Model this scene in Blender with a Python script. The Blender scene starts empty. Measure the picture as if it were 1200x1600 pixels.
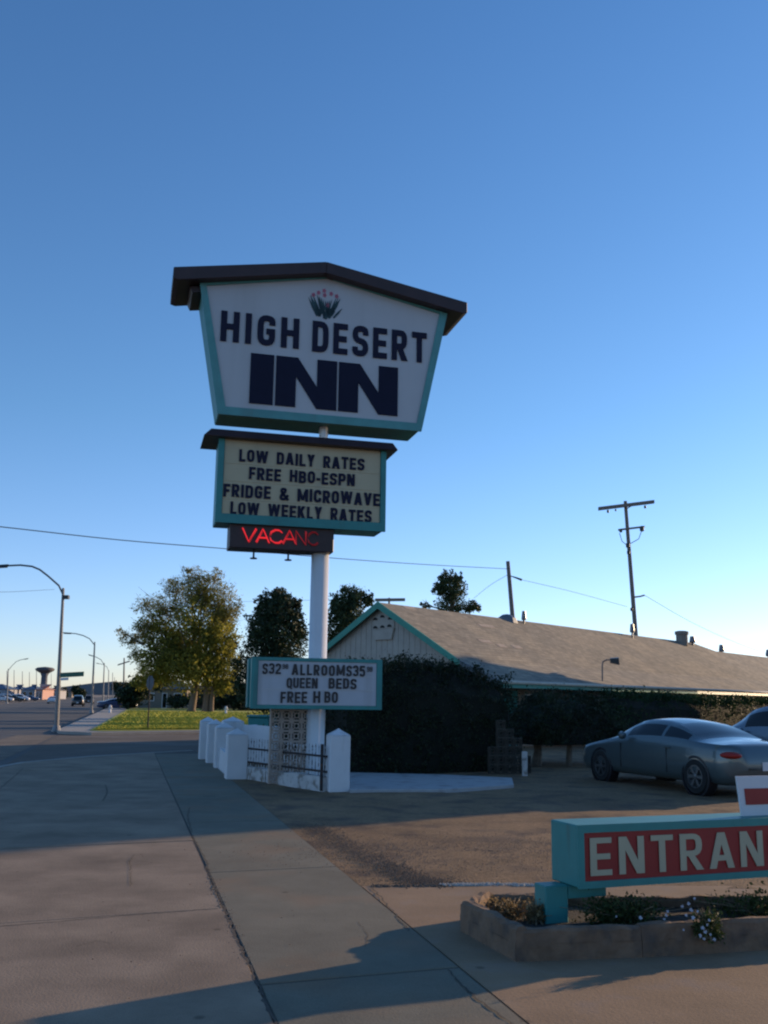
import bpy, bmesh, math, random
import numpy as np
from mathutils import Vector, Matrix

# ------------------------------------------------------------------ camera, sky, sun, exposure
SC = bpy.context.scene
COL = SC.collection
EYE = 1.65; FPX = 1500.0; PITCH = math.radians(11.0); ROLL = math.radians(0.8)
cam_d = bpy.data.cameras.new('camera'); cam = bpy.data.objects.new('camera', cam_d); COL.objects.link(cam)
cam.location = (0, 0, EYE)
RM = Matrix.Rotation(math.pi/2+PITCH, 3, 'X') @ Matrix.Rotation(ROLL, 3, 'Z')
cam.rotation_euler = RM.to_euler()
cam_d.sensor_fit = 'VERTICAL'; cam_d.sensor_height = 36; cam_d.lens = FPX/1600*36
cam_d.clip_start = 0.05; cam_d.clip_end = 20000
SC.camera = cam

SUN_EL = math.radians(11.5); SUN_AZ = math.radians(35.0)      # azimuth from +X towards +Y
SUN_DIR = Vector((math.cos(SUN_AZ)*math.cos(SUN_EL), math.sin(SUN_AZ)*math.cos(SUN_EL), math.sin(SUN_EL)))
w = bpy.data.worlds.new('World'); SC.world = w; w.use_nodes = True
nt = w.node_tree; nt.nodes.clear()
sky = nt.nodes.new('ShaderNodeTexSky'); sky.sky_type = 'NISHITA'; sky.sun_disc = False
sky.sun_elevation = SUN_EL; sky.sun_rotation = math.pi/2 - SUN_AZ
sky.altitude = 1200; sky.air_density = 1.0; sky.dust_density = 0.55; sky.ozone_density = 2.0
bg = nt.nodes.new('ShaderNodeBackground'); bg.inputs['Strength'].default_value = 0.15
wo = nt.nodes.new('ShaderNodeOutputWorld')
tint = nt.nodes.new('ShaderNodeMix'); tint.data_type = 'RGBA'; tint.blend_type = 'MULTIPLY'; tint.inputs['Factor'].default_value = 1
wc = nt.nodes.new('ShaderNodeTexCoord'); ws = nt.nodes.new('ShaderNodeSeparateXYZ'); wr_ = nt.nodes.new('ShaderNodeValToRGB')
wr_.color_ramp.elements[0].color = (0.94, 0.96, 1.32, 1); wr_.color_ramp.elements[0].position = 0.0     # the camera's cool white balance,
wr_.color_ramp.elements[1].color = (0.70, 0.95, 1.18, 1); wr_.color_ramp.elements[1].position = 0.28    # a little less of it in the whitish air low down
e_ = wr_.color_ramp.elements.new(0.62); e_.color = (0.60, 0.93, 1.24, 1)
nt.links.new(wc.outputs['Generated'], ws.inputs[0]); nt.links.new(ws.outputs['Z'], wr_.inputs['Fac']); nt.links.new(wr_.outputs['Color'], tint.inputs['B'])
nt.links.new(sky.outputs[0], tint.inputs['A']); nt.links.new(tint.outputs['Result'], bg.inputs[0]); nt.links.new(bg.outputs[0], wo.inputs[0])
sl = bpy.data.lights.new('sun', 'SUN'); sl.energy = 5.0; sl.angle = math.radians(0.6); sl.color = (1.0, 0.71, 0.42)
so = bpy.data.objects.new('sun', sl); COL.objects.link(so)
so.rotation_euler = SUN_DIR.to_track_quat('Z', 'Y').to_euler()
SC.view_settings.view_transform = 'Standard'; SC.view_settings.look = 'None'
SC.view_settings.exposure = 0.3; SC.view_settings.gamma = 1
SC.view_settings.use_curve_mapping = False
SC.render.film_transparent = False
SC.cycles.pixel_filter_type = 'BLACKMAN_HARRIS'; SC.cycles.filter_width = 2.2
SC.cycles.max_bounces = 6
random.seed(7); RNG = np.random.default_rng(7)

# ------------------------------------------------------------------ helpers
def ray(px, py):
    return RM @ Vector(((px-600)/FPX, (800-py)/FPX, -1))
def at(px, py, Y):                       # the point at real distance Y seen in that direction
    d = ray(px, py); q = d*(Y/d.y); return Vector((q.x, q.y, q.z+EYE))
def gnd(px, py, z=0.0):
    d = ray(px, py); t = (z-EYE)/d.z; return Vector((d.x*t, d.y*t, z))
A_ST = math.radians(14.5)
def frame(a): return Vector((math.cos(a), math.sin(a), 0)), Vector((-math.sin(a), math.cos(a), 0))
U, V = frame(A_ST)                       # street frame: U across (to the right), V along
Zv = Vector((0, 0, 1))
def st(r, s, z=0): return U*r + V*s + Zv*z

def setp(o, label=None, cat=None, group=None, kind=None):
    if label: o['label'] = label
    if cat: o['category'] = cat
    if group: o['group'] = group
    if kind: o['kind'] = kind
    return o
def empty(name, loc, label, cat, group=None):
    o = bpy.data.objects.new(name, None); COL.objects.link(o); o.location = loc
    o.empty_display_size = .2
    return setp(o, label, cat, group)
def link(name, me, mats, parent=None, smooth=False):
    o = bpy.data.objects.new(name, me); COL.objects.link(o)
    if not isinstance(mats, (list, tuple)): mats = [mats]
    if not me.materials:
        for m in mats: me.materials.append(m)
    if smooth:
        for p in me.polygons: p.use_smooth = True
    if parent is not None:
        o.parent = parent
        o.location = -wloc(parent)
    return o
def wloc(o):
    v = Vector(o.location)
    while o.parent is not None:
        o = o.parent; v += Vector(o.location)
    return v
class MB:
    """collects shapes in world coordinates, builds ONE mesh object"""
    def __init__(s): s.v = []; s.f = []
    def add(s, vs, fs):
        n = len(s.v); s.v += [tuple(x) for x in vs]; s.f += [tuple(i+n for i in f) for f in fs]; return s
    def box(s, c, ex, ey, ez):           # centre and three half-extent vectors
        c = Vector(c); P = [c+ex*a+ey*b+ez*d for d in (-1, 1) for b in (-1, 1) for a in (-1, 1)]
        F = [(0, 2, 3, 1), (4, 5, 7, 6), (0, 1, 5, 4), (2, 6, 7, 3), (0, 4, 6, 2), (1, 3, 7, 5)]
        if ex.cross(ey).dot(ez) < 0: F = [f[::-1] for f in F]
        return s.add(P, F)
    def bx(s, x0, x1, y0, y1, z0, z1, O=Vector((0, 0, 0)), a=0.0):
        u, n = frame(a)
        c = Vector(O) + u*((x0+x1)/2) + n*((y0+y1)/2) + Zv*((z0+z1)/2)
        return s.box(c, u*((x1-x0)/2), n*((y1-y0)/2), Zv*((z1-z0)/2))
    def prism(s, pts, d):                # polygon pts extruded by vector d
        n = len(pts); pts = [Vector(p) for p in pts]
        vs = pts + [p+d for p in pts]
        fs = [tuple(range(n))[::-1], tuple(range(n, 2*n))] + [(i, (i+1) % n, (i+1) % n+n, i+n) for i in range(n)]
        return s.add(vs, fs)
    def tube(s, path, rad, n=10, cap=True):
        path = [Vector(p) for p in path]; m = len(path)
        rs = rad if isinstance(rad, (list, tuple)) else [rad]*m
        vs = []; fs = []
        t0 = (path[1]-path[0]).normalized()
        ref = Vector((0, 0, 1)) if abs(t0.z) < .9 else Vector((1, 0, 0))
        for i, p in enumerate(path):
            t = (path[min(i+1, m-1)]-path[max(i-1, 0)]).normalized()
            a = t.cross(ref).normalized(); b = t.cross(a).normalized(); 
            for k in range(n):
                th = 2*math.pi*k/n; vs.append(p + (a*math.cos(th)+b*math.sin(th))*rs[i])
        for i in range(m-1):
            for k in range(n):
                fs.append((i*n+k, i*n+(k+1) % n, (i+1)*n+(k+1) % n, (i+1)*n+k))
        if cap: fs += [tuple(range(n)), tuple(range((m-1)*n, m*n))[::-1]]
        return s.add(vs, fs)
    def lathe(s, c, prof, n=16, ax=Zv):  # prof: (radius, distance along ax)
        c = Vector(c); ax = Vector(ax).normalized()
        ref = Vector((1, 0, 0)) if abs(ax.x) < .9 else Vector((0, 1, 0))
        a = ax.cross(ref).normalized(); b = ax.cross(a)
        vs = [c+ax*h+(a*math.cos(2*math.pi*k/n)+b*math.sin(2*math.pi*k/n))*r for r, h in prof for k in range(n)]
        fs = [(i*n+k, i*n+(k+1) % n, (i+1)*n+(k+1) % n, (i+1)*n+k) for i in range(len(prof)-1) for k in range(n)]
        fs += [tuple(range(n))[::-1], tuple(range((len(prof)-1)*n, len(prof)*n))]
        return s.add(vs, fs)
    def build(s, name, mats, parent=None, smooth=False, bevel=0.0):
        me = bpy.data.meshes.new(name); me.from_pydata(s.v, [], s.f)
        bm = bmesh.new(); bm.from_mesh(me)
        bmesh.ops.recalc_face_normals(bm, faces=bm.faces)
        if bevel:
            bmesh.ops.bevel(bm, geom=bm.edges[:], offset=bevel, segments=1, affect='EDGES', clamp_overlap=True)
        bm.to_mesh(me); bm.free(); me.update()
        return link(name, me, mats, parent, smooth)

# ------------------------------------------------------------------ materials
MATS = {}
def mat(name, col, rough=.6, metal=0.0, var=0.15, scale=6.0, bump=0.0, bscale=40.0, col2=None, stain=None, spec=.5, coat=0.0, detail=6, streak=False, grain=0.0):
    if name in MATS: return MATS[name]
    m = bpy.data.materials.new(name); m.use_nodes = True; N = m.node_tree; n = N.nodes; L = N.links
    b = n['Principled BSDF']; b.inputs['Roughness'].default_value = rough; b.inputs['Metallic'].default_value = metal
    b.inputs['Specular IOR Level'].default_value = spec
    if coat: b.inputs['Coat Weight'].default_value = coat
    tc = n.new('ShaderNodeNewGeometry')
    no = n.new('ShaderNodeTexNoise'); no.inputs['Scale'].default_value = scale; no.inputs['Detail'].default_value = detail
    no.inputs['Roughness'].default_value = .65
    L.new(tc.outputs['Position'], no.inputs['Vector'])
    r = n.new('ShaderNodeValToRGB'); L.new(no.outputs['Fac'], r.inputs['Fac'])
    c = Vector(col); c2 = Vector(col2) if col2 else c*(1+var)
    c1 = c*(1-var) if not col2 else c
    r.color_ramp.elements[0].color = (*c1, 1); r.color_ramp.elements[1].color = (*c2, 1)
    r.color_ramp.elements[0].position = .3; r.color_ramp.elements[1].position = .7
    out = r.outputs['Color']
    if stain:                            # (colour, scale, low, high)
        sc_, ss, lo, hi = stain
        n2 = n.new('ShaderNodeTexNoise'); n2.inputs['Scale'].default_value = ss; n2.inputs['Detail'].default_value = 8
        if streak:
            mp = n.new('ShaderNodeMapping'); mp.inputs['Scale'].default_value = (1, 1, .12); L.new(tc.outputs['Position'], mp.inputs['Vector']); L.new(mp.outputs[0], n2.inputs['Vector'])
        else: L.new(tc.outputs['Position'], n2.inputs['Vector'])
        r2 = n.new('ShaderNodeValToRGB'); r2.color_ramp.elements[0].position = lo; r2.color_ramp.elements[1].position = hi
        L.new(n2.outputs['Fac'], r2.inputs['Fac'])
        mx = n.new('ShaderNodeMix'); mx.data_type = 'RGBA'
        L.new(r2.outputs['Color'], mx.inputs['Factor']); L.new(out, mx.inputs['A']); mx.inputs['B'].default_value = (*sc_, 1)
        out = mx.outputs['Result']
    if grain:
        n4 = n.new('ShaderNodeTexNoise'); n4.inputs['Scale'].default_value = 170; n4.inputs['Detail'].default_value = 3; L.new(tc.outputs['Position'], n4.inputs['Vector'])
        n5 = n.new('ShaderNodeTexNoise'); n5.inputs['Scale'].default_value = .45; n5.inputs['Detail'].default_value = 10; n5.inputs['Roughness'].default_value = .7; L.new(tc.outputs['Position'], n5.inputs['Vector'])
        am = n.new('ShaderNodeMath'); am.operation = 'ADD'; L.new(n4.outputs['Fac'], am.inputs[0]); L.new(n5.outputs['Fac'], am.inputs[1])
        mr = n.new('ShaderNodeMapRange'); mr.inputs['From Min'].default_value = .7; mr.inputs['From Max'].default_value = 1.3; mr.inputs['To Min'].default_value = 1-grain; mr.inputs['To Max'].default_value = 1+grain
        L.new(am.outputs[0], mr.inputs['Value']); vm = n.new('ShaderNodeVectorMath'); vm.operation = 'SCALE'; L.new(out, vm.inputs[0]); L.new(mr.outputs[0], vm.inputs['Scale']); out = vm.outputs[0]
        # small dark spots (gum, oil drips) and a few pale ones, cells distorted by noise
        for sc_v, lim, k_v in ((1.7, .045, .55), (4.3, .035, .7), (.55, .07, .75)):
            vo = n.new('ShaderNodeTexVoronoi'); vo.inputs['Scale'].default_value = sc_v; vo.inputs['Randomness'].default_value = 1
            ds = n.new('ShaderNodeVectorMath'); ds.operation = 'MULTIPLY_ADD'; L.new(n4.outputs['Color'], ds.inputs[0]); ds.inputs[1].default_value = (.03/sc_v,)*3; L.new(tc.outputs['Position'], ds.inputs[2]); L.new(ds.outputs[0], vo.inputs['Vector'])
            mv = n.new('ShaderNodeMapRange'); mv.inputs['From Min'].default_value = lim*.6; mv.inputs['From Max'].default_value = lim*1.5; mv.inputs['To Min'].default_value = k_v; mv.inputs['To Max'].default_value = 1
            L.new(vo.outputs['Distance'], mv.inputs['Value']); v2 = n.new('ShaderNodeVectorMath'); v2.operation = 'SCALE'; L.new(out, v2.inputs[0]); L.new(mv.outputs[0], v2.inputs['Scale']); out = v2.outputs[0]
    L.new(out, b.inputs['Base Color'])
    if bump:
        n3 = n.new('ShaderNodeTexNoise'); n3.inputs['Scale'].default_value = bscale; n3.inputs['Detail'].default_value = 5
        L.new(tc.outputs['Position'], n3.inputs['Vector'])
        bp = n.new('ShaderNodeBump'); bp.inputs['Strength'].default_value = bump; bp.inputs['Distance'].default_value = .008 if bump < .9 else .018
        L.new(n3.outputs['Fac'], bp.inputs['Height']); L.new(bp.outputs['Normal'], b.inputs['Normal'])
    MATS[name] = m; return m
def leafmat(name, c1, c2, trans=.35):
    m = bpy.data.materials.new(name); m.use_nodes = True; N = m.node_tree; n = N.nodes; L = N.links
    b = n['Principled BSDF']; b.inputs['Roughness'].default_value = .65; b.inputs['Specular IOR Level'].default_value = .25
    g = n.new('ShaderNodeNewGeometry'); no = n.new('ShaderNodeTexNoise'); no.inputs['Scale'].default_value = .5
    no.inputs['Detail'].default_value = 6
    L.new(g.outputs['Position'], no.inputs['Vector'])
    ad = n.new('ShaderNodeMath'); ad.operation = 'MULTIPLY_ADD'; ad.inputs[1].default_value = .5
    L.new(g.outputs['Random Per Island'], ad.inputs[0]); L.new(no.outputs['Fac'], ad.inputs[2])
    r = n.new('ShaderNodeValToRGB'); r.color_ramp.elements[0].position = .45; r.color_ramp.elements[1].position = .95
    r.color_ramp.elements[0].color = (*c1, 1); r.color_ramp.elements[1].color = (*c2, 1)
    L.new(ad.outputs[0], r.inputs['Fac']); L.new(r.outputs['Color'], b.inputs['Base Color'])
    t = n.new('ShaderNodeBsdfTranslucent'); L.new(r.outputs['Color'], t.inputs['Color'])
    mx = n.new('ShaderNodeMixShader'); mx.inputs[0].default_value = trans
    L.new(b.outputs[0], mx.inputs[1]); L.new(t.outputs[0], mx.inputs[2]); L.new(mx.outputs[0], n['Material Output'].inputs[0])
    return m
def emis(name, col, k):
    m = bpy.data.materials.new(name); m.use_nodes = True; b = m.node_tree.nodes['Principled BSDF']
    b.inputs['Base Color'].default_value = (*[c*.4 for c in col], 1)
    b.inputs['Emission Color'].default_value = (*col, 1); b.inputs['Emission Strength'].default_value = k
    return m

M_conc = mat('warm_concrete', (.255, .192, .135), .92, grain=.30, spec=.25, var=.22, scale=1.2, bump=.35, bscale=60, stain=((.165, .122, .085), 1.3, .45, .8))
M_conc2 = mat('grey_concrete', (.165, .148, .108), .92, grain=.28, spec=.25, var=.14, scale=1.6, bump=.25, bscale=60, stain=((.20, .145, .095), 1.1, .5, .72))
M_apron = mat('peach_concrete', (.265, .175, .105), .92, grain=.3, spec=.25, var=.12, scale=1.5, bump=.3, bscale=50, stain=((.24, .18, .14), 3, .55, .8))
M_lot = mat('worn_lot', (.165, .105, .057), .95, grain=.5, spec=.2, scale=14, col2=(.27, .18, .105), bump=1.0, bscale=45, stain=((.10, .072, .055), 1.6, .5, .7), detail=12)
M_asph = mat('asphalt', (.05, .048, .046), .85, grain=.3, var=.2, scale=.6, bump=.3, bscale=30, stain=((.085, .08, .075), .15, .45, .7))
M_asph2 = mat('cross_asphalt', (.075, .056, .040), .9, grain=.4, var=.2, scale=.4, bump=.3, bscale=30, stain=((.12, .10, .085), .3, .5, .7))
M_dirt = mat('dry_dirt', (.20, .155, .12), .95, var=.25, scale=.08, bump=.3, bscale=4)
M_grass = mat('lawn_green', (.28, .29, .03), .9, scale=.5, col2=(.42, .38, .05), bump=.8, bscale=25)
M_joint = mat('dark_joint', (.06, .048, .036), .95)
M_kerb = mat('kerb_concrete', (.30, .28, .25), .9, var=.15, scale=2, bump=.3)
M_teal = mat('teal_paint', (.03, .21, .195), .5, var=.12, scale=2.5, bump=.05, stain=((.05, .115, .105), 7, .6, .8), streak=True)
M_teal2 = mat('pale_teal_paint', (.08, .27, .26), .5, var=.12, scale=2.5, stain=((.09, .22, .21), 4, .55, .8), streak=True)
M_white = mat('white_paint', (.60, .60, .61), .6, var=.05, scale=3, bump=.15, bscale=25, stain=((.36, .34, .32), 4, .6, .8), streak=True)
M_pole = mat('white_pole_paint', (.72, .70, .68), .32, coat=.5, var=.04, scale=2, stain=((.55, .52, .5), 2.5, .6, .85), streak=True)
M_face = mat('white_sign_face', (.46, .46, .46), .35, var=.03, scale=1, stain=((.39, .38, .37), 1.5, .5, .85), streak=True)
M_cream = mat('cream_sign_face', (.46, .385, .235), .4, var=.05, scale=1.5, stain=((.36, .31, .20), 2, .55, .8), streak=True)
M_mface = mat('marquee_face', (.42, .43, .46), .35, var=.04, scale=2, stain=((.33, .33, .34), 4, .5, .75), streak=True)
M_brown = mat('dark_brown_metal', (.035, .016, .015), .5, var=.25, scale=3)
M_navy = mat('navy_vinyl', (.009, .011, .030), .7, spec=.2, var=.1)
M_purp = mat('faded_navy_vinyl', (.013, .014, .034), .7, spec=.2, var=.1)
M_black = mat('black_plastic', (.012, .012, .016), .4, var=.1)
M_red = mat('red_sign_face', (.26, .012, .012), .45, var=.1, scale=3)
M_ltr = mat('ivory_vinyl', (.40, .37, .25), .5, var=.04)
M_logo_r = mat('pink_print', (.50, .16, .22), .5)
M_logo_g = mat('green_print', (.010, .03, .04), .5, col2=(.03, .08, .08), scale=20)
M_iron = mat('rusty_iron', (.03, .025, .025), .8, var=.4, scale=15, stain=((.10, .05, .03), 12, .5, .7))
M_stucco = mat('rough_white_stucco', (.48, .46, .44), .9, var=.15, scale=5, bump=1.0, bscale=18, stain=((.22, .20, .18), 7, .5, .65))
M_block = mat('pinkish_breeze_block', (.42, .33, .27), .9, var=.12, scale=8, bump=.3)
M_roof = mat('roof_shingle', (.22, .20, .165), .95, var=.24, scale=2, bump=.3, bscale=8, stain=((.31, .265, .20), .5, .45, .7))
M_board = mat('tan_board', (.40, .345, .285), .8, var=.1, scale=3)
M_wallb = mat('beige_wall', (.25, .21, .17), .85, var=.12, scale=2)
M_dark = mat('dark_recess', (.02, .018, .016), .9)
M_galv = mat('galvanised_steel', (.17, .17, .175), .45, metal=.6, var=.1, scale=5)
M_wood = mat('weathered_wood', (.18, .15, .135), .9, var=.25, scale=8)
M_glass = mat('dark_glass', (.008, .010, .011), .05, var=.1, spec=.35)
M_bark = mat('bark', (.16, .12, .085), .95, var=.3, scale=9, bump=.8)
M_tyre = mat('tyre_rubber', (.012, .012, .012), .85)
M_rim = mat('alloy_rim', (.16, .165, .17), .35, metal=.8)
M_stone = mat('planter_stone', (.13, .078, .048), .95, scale=5, col2=(.235, .145, .09), bump=1.0, bscale=14, stain=((.09, .065, .05), 7, .5, .7))
M_soil = mat('soil', (.035, .028, .022), 1.0, var=.4, scale=12, bump=1.0)
M_silver = mat('silver_blue_paint', (.085, .112, .118), .35, metal=.45, var=.03, coat=.8)
M_tail = mat('tail_lamp_red', (.34, .022, .015), .45, var=.1, spec=.3)

# ------------------------------------------------------------------ glyphs
_gl = {}
def rp(pts, r, closed=False, keep=()):
    """round the corners of a polyline"""
    pts = [Vector((a, b)) for a, b in pts]; n = len(pts); out = []
    for i, p in enumerate(pts):
        if (not closed and i in (0, n-1)) or i in keep: out.append(p); continue
        a = pts[i-1]; b = pts[(i+1) % n]; ra = min(r, (a-p).length*.5); rb = min(r, (b-p).length*.5)
        s0 = p+(a-p).normalized()*ra; s1 = p+(b-p).normalized()*rb
        for k in range(5):
            t = k/4; out.append(s0*(1-t)**2+p*2*t*(1-t)+s1*t*t)
    return [(q.x, q.y) for q in out]
def ribbon(path, hw, closed=False):
    P = [Vector(p) for p in path]; Q = [P[0]]
    for p in P[1:]:
        if (p-Q[-1]).length > 1e-4: Q.append(p)
    if closed and (Q[0]-Q[-1]).length < 1e-4: Q.pop()
    P = Q; n = len(P); L = []; R = []
    for i, p in enumerate(P):
        a = P[i-1] if (i > 0 or closed) else None; b = P[(i+1) % n] if (i < n-1 or closed) else None
        d0 = (p-a).normalized() if a is not None else (b-p).normalized(); d1 = (b-p).normalized() if b is not None else d0
        n0 = Vector((-d0.y, d0.x)); n1 = Vector((-d1.y, d1.x)); m = n0+n1
        m = m.normalized() if m.length > 1e-5 else n0
        k = hw/max(.45, m.dot(n0)); L.append(p+m*k); R.append(p-m*k)
    return L, R, closed
def strokes(ch, t):
    """block grotesque capitals: list of (path, closed) ribbons and solid polygons"""
    W_ = {'I': t, 'M': .80, 'W': .92, 'L': .47, 'E': .50, 'F': .48, 'T': .54, '-': .28, '&': .66, 'A': .64, 'V': .62, 'N': .60, 'K': .60, 'Y': .60, 'H': .58}
    w = W_.get(ch, .56); l = t/2; r = w-t/2; b = t/2; T = 1-t/2; M = .5; c = .24; R = []; G = []
    def dg(x0, y0, x1, y1, k=1.12): G.append([(x0-t*k/2, y0), (x0+t*k/2, y0), (x1+t*k/2, y1), (x1-t*k/2, y1)])
    def bar(x0, x1, y): R.append(([(x0, y), (x1, y)], False))
    def stem(x, y0=0, y1=1): R.append(([(x, y0), (x, y1)], False))
    if ch == 'H': stem(l); stem(r); bar(t, w-t, M)
    elif ch == 'I': stem(l)
    elif ch in 'O0': R.append((rp([(l, b), (r, b), (r, T), (l, T)], c, True), True))
    elif ch == 'Q': R.append((rp([(l, b), (r, b), (r, T), (l, T)], c, True), True)); G.append([(w*.5, .22), (w*.72, .24), (w+.06, -.06), (w-.12, -.10)])
    elif ch == 'D': R.append((rp([(l, b), (r, b), (r, T), (l, T)], c, True, (0, 3)), True))
    elif ch == 'C': R.append((rp([(r, .64), (r, T), (l, T), (l, b), (r, b), (r, .36)], c), False))
    elif ch == 'G': R.append((rp([(r, .68), (r, T), (l, T), (l, b), (r, b), (r, .46)], c), False)); bar(w*.5, w, .47)
    elif ch == 'U': R.append((rp([(l, 1), (l, b), (r, b), (r, 1)], c), False))
    elif ch in 'S$': R.append((rp([(r, .70), (r, T), (l, T), (l, .52), (r, .48), (r, b), (l, b), (l, .30)], .22), False))
    elif ch == 'E': stem(l); bar(t, w, T); bar(t, w*.93, M); bar(t, w, b)
    elif ch == 'F': stem(l); bar(t, w, T); bar(t, w*.9, .48)
    elif ch == 'L': stem(l); bar(t, w, b)
    elif ch == 'T': bar(0, w, T); stem(w/2, 0, 1-t)
    elif ch == 'P': stem(l); R.append((rp([(t, T), (r, T), (r, .44), (t, .44)], .2), False))
    elif ch == 'R': stem(l); R.append((rp([(t, T), (r-.01, T), (r-.01, .46), (t, .46)], .2), False)); G.append([(w*.36, .38), (w*.36+t*1.05, .40), (w+.02, 0), (w-t*1.08, 0)])
    elif ch == 'B': stem(l); R.append((rp([(t, T), (r-.02, T), (r-.02, .52), (t, .52)], .18), False)); R.append((rp([(t, .52), (r, .52), (r, b), (t, b)], .2), False))
    elif ch == 'A': dg(t*.56, 0, w/2-.01, 1); dg(w-t*.56, 0, w/2+.01, 1); bar(w*.25, w*.75, .29)
    elif ch == 'V': dg(w/2, 0, t*.56, 1); dg(w/2, 0, w-t*.56, 1)
    elif ch == 'W': k = t*.5; dg(w*.28, 0, k, 1, 1); dg(w*.28, 0, w*.5, 1, 1); dg(w*.72, 0, w*.5, 1, 1); dg(w*.72, 0, w-k, 1, 1)
    elif ch == 'M': stem(l); stem(r); dg(w/2, .1, t*.6, 1, .95); dg(w/2, .1, w-t*.6, 1, .95)
    elif ch == 'N': stem(l); stem(r); dg(w-t*.62, 0, t*.62, 1, 1.2)
    elif ch == 'K': stem(l); dg(w*.3, .42, w-t*.65, 1, 1.25); dg(w-t*.6, 0, w*.42, .58, 1.2)
    elif ch == 'Y': dg(w/2, .40, t*.6, 1, 1.15); dg(w/2, .40, w-t*.6, 1, 1.15); stem(w/2, 0, .46)
    elif ch == '-': bar(0, w, .40)
    elif ch == '&': R.append((rp([(w*.97, .03), (w*.22, .66), (w*.22, T), (w*.64, T), (w*.64, .70), (l, .36), (l, b), (w*.62, b), (w*.95, .44)], .12), False))
    elif ch == '2': R.append((rp([(l, .70), (l, T), (r, T), (r, .56), (l, .22), (l, 0)], .2), False)); bar(0, w, b)
    elif ch == '3': R.append((rp([(l, .74), (l, T), (r, T), (r, M), (w*.36, M)], .2), False)); R.append((rp([(w*.36, M), (r, M), (r, b), (l, b), (l, .26)], .2), False))
    elif ch == '5': R.append((rp([(w*.95, T), (l+.02, T), (l, .58), (r, .60), (r, b), (l, b), (l, .26)], .18, False, (1, 2)), False))
    elif ch == '8': R.append((rp([(l, .52), (r, .52), (r, T), (l, T)], .2, True), True)); R.append((rp([(l, b), (r, b), (r, .52), (l, .52)], .2, True), True))
    elif ch == '9': R.append((rp([(l, .42), (r, .42), (r, T), (l, T)], .2, True), True)); R.append((rp([(r, .75), (r, b), (l, b), (l, .26)], .2), False))
    if ch == '$': stem(w/2, -.10, 1.10)
    return w, R, G
def glyph(ch, t):
    if (ch, t) in _gl: return _gl[(ch, t)]
    w, R, G = strokes(ch, t); V3 = []; F3 = []; lay = 0
    for path, closed in R:
        thin = (ch == '$' and len(path) == 2)
        L_, R_, cl = ribbon(path, t/2*(.45 if thin else 1), closed); n = len(L_); b = len(V3); z = 1-.06*lay; lay += 1
        for q in L_: V3.append((q.x, q.y, z))
        for q in R_: V3.append((q.x, q.y, z))
        for q in L_: V3.append((q.x, q.y, 0))
        for q in R_: V3.append((q.x, q.y, 0))
        m = n if cl else n-1
        for i in range(m):
            k = (i+1) % n
            F3 += [(b+i, b+k, b+n+k, b+n+i), (b+2*n+i, b+2*n+k, b+k, b+i), (b+n+i, b+n+k, b+3*n+k, b+3*n+i)]
        if not cl: F3 += [(b, b+n, b+3*n, b+2*n), (b+n-1, b+3*n-1, b+4*n-1, b+2*n-1)]
    for g_ in G:
        b = len(V3); z = 1-.06*lay; lay += 1; n = len(g_)
        V3 += [(x_, y_, z) for x_, y_ in g_]+[(x_, y_, 0) for x_, y_ in g_]
        F3 += [tuple(range(b, b+n))]+[(b+i, b+(i+1) % n, b+n+(i+1) % n, b+n+i) for i in range(n)]
    _gl[(ch, t)] = (w, V3, F3); return _gl[(ch, t)]
def write(text, s0, s1, z0, z1, P, a, yoff, m, parent, t=.19, gap=.13, space=.45, name='letter', depth=.012, dz=0.0):
    """one raised letter object per character on the plane through P turned by a; yoff towards the camera"""
    u, n = frame(a); total = 0; items = []
    for ch in text:
        if ch == ' ': total += space; continue
        w = glyph(ch, t)[0]; items.append((ch, total)); total += w+gap
    k = (s1-s0)/(total-gap)
    for ch, cx in items:
        w, vs, fs = glyph(ch, t); jz = random.uniform(-dz, dz)
        W = [Vector(P)+u*(s0+(cx+v[0])*k)+Zv*(z0+jz+v[1]*(z1-z0))-n*(yoff+v[2]*depth) for v in vs]
        me = bpy.data.meshes.new(name); me.from_pydata([tuple(q) for q in W], [], fs)
        bm = bmesh.new(); bm.from_mesh(me); bmesh.ops.recalc_face_normals(bm, faces=bm.faces); bm.to_mesh(me); bm.free()
        link(name, me, m, parent)

# ------------------------------------------------------------------ foliage
def leaf_mesh(pts, size, rng, flat=0.0):
    """one small bent-looking quad per point, numpy arrays -> mesh"""
    n = len(pts); pts = np.asarray(pts)
    a = rng.normal(size=(n, 3)); a[:, 2] *= (1-flat); a /= np.linalg.norm(a, axis=1)[:, None]
    b = np.cross(a, rng.normal(size=(n, 3))); b /= np.linalg.norm(b, axis=1)[:, None]
    s = size*rng.uniform(.5, 1.3, (n, 1)); t = s*rng.uniform(.35, .7, (n, 1))
    q = np.stack([pts-a*s, pts+b*t, pts+a*s, pts-b*t], 1).reshape(-1, 3)
    me = bpy.data.meshes.new('leaves'); me.vertices.add(4*n); me.vertices.foreach_set('co', q.ravel())
    me.loops.add(4*n); me.loops.foreach_set('vertex_index', np.arange(4*n))
    me.polygons.add(n); me.polygons.foreach_set('loop_start', np.arange(0, 4*n, 4)); me.polygons.foreach_set('loop_total', np.full(n, 4))
    me.update(calc_edges=True); return me
def clumps(c, r, n, rng, k=26, tight=.16, shell=.55):
    """n points in clumps through an ellipsoid of centre c, radii r"""
    m = max(3, n//k)
    d = rng.normal(size=(m, 3)); d /= np.linalg.norm(d, axis=1)[:, None]
    rad = rng.uniform(0, 1, (m, 1))**shell
    cc = np.array(c)+d*rad*np.array(r)*.9
    idx = rng.integers(0, m, n)
    return cc[idx]+rng.normal(size=(n, 3))*np.mean(r)*tight
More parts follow.
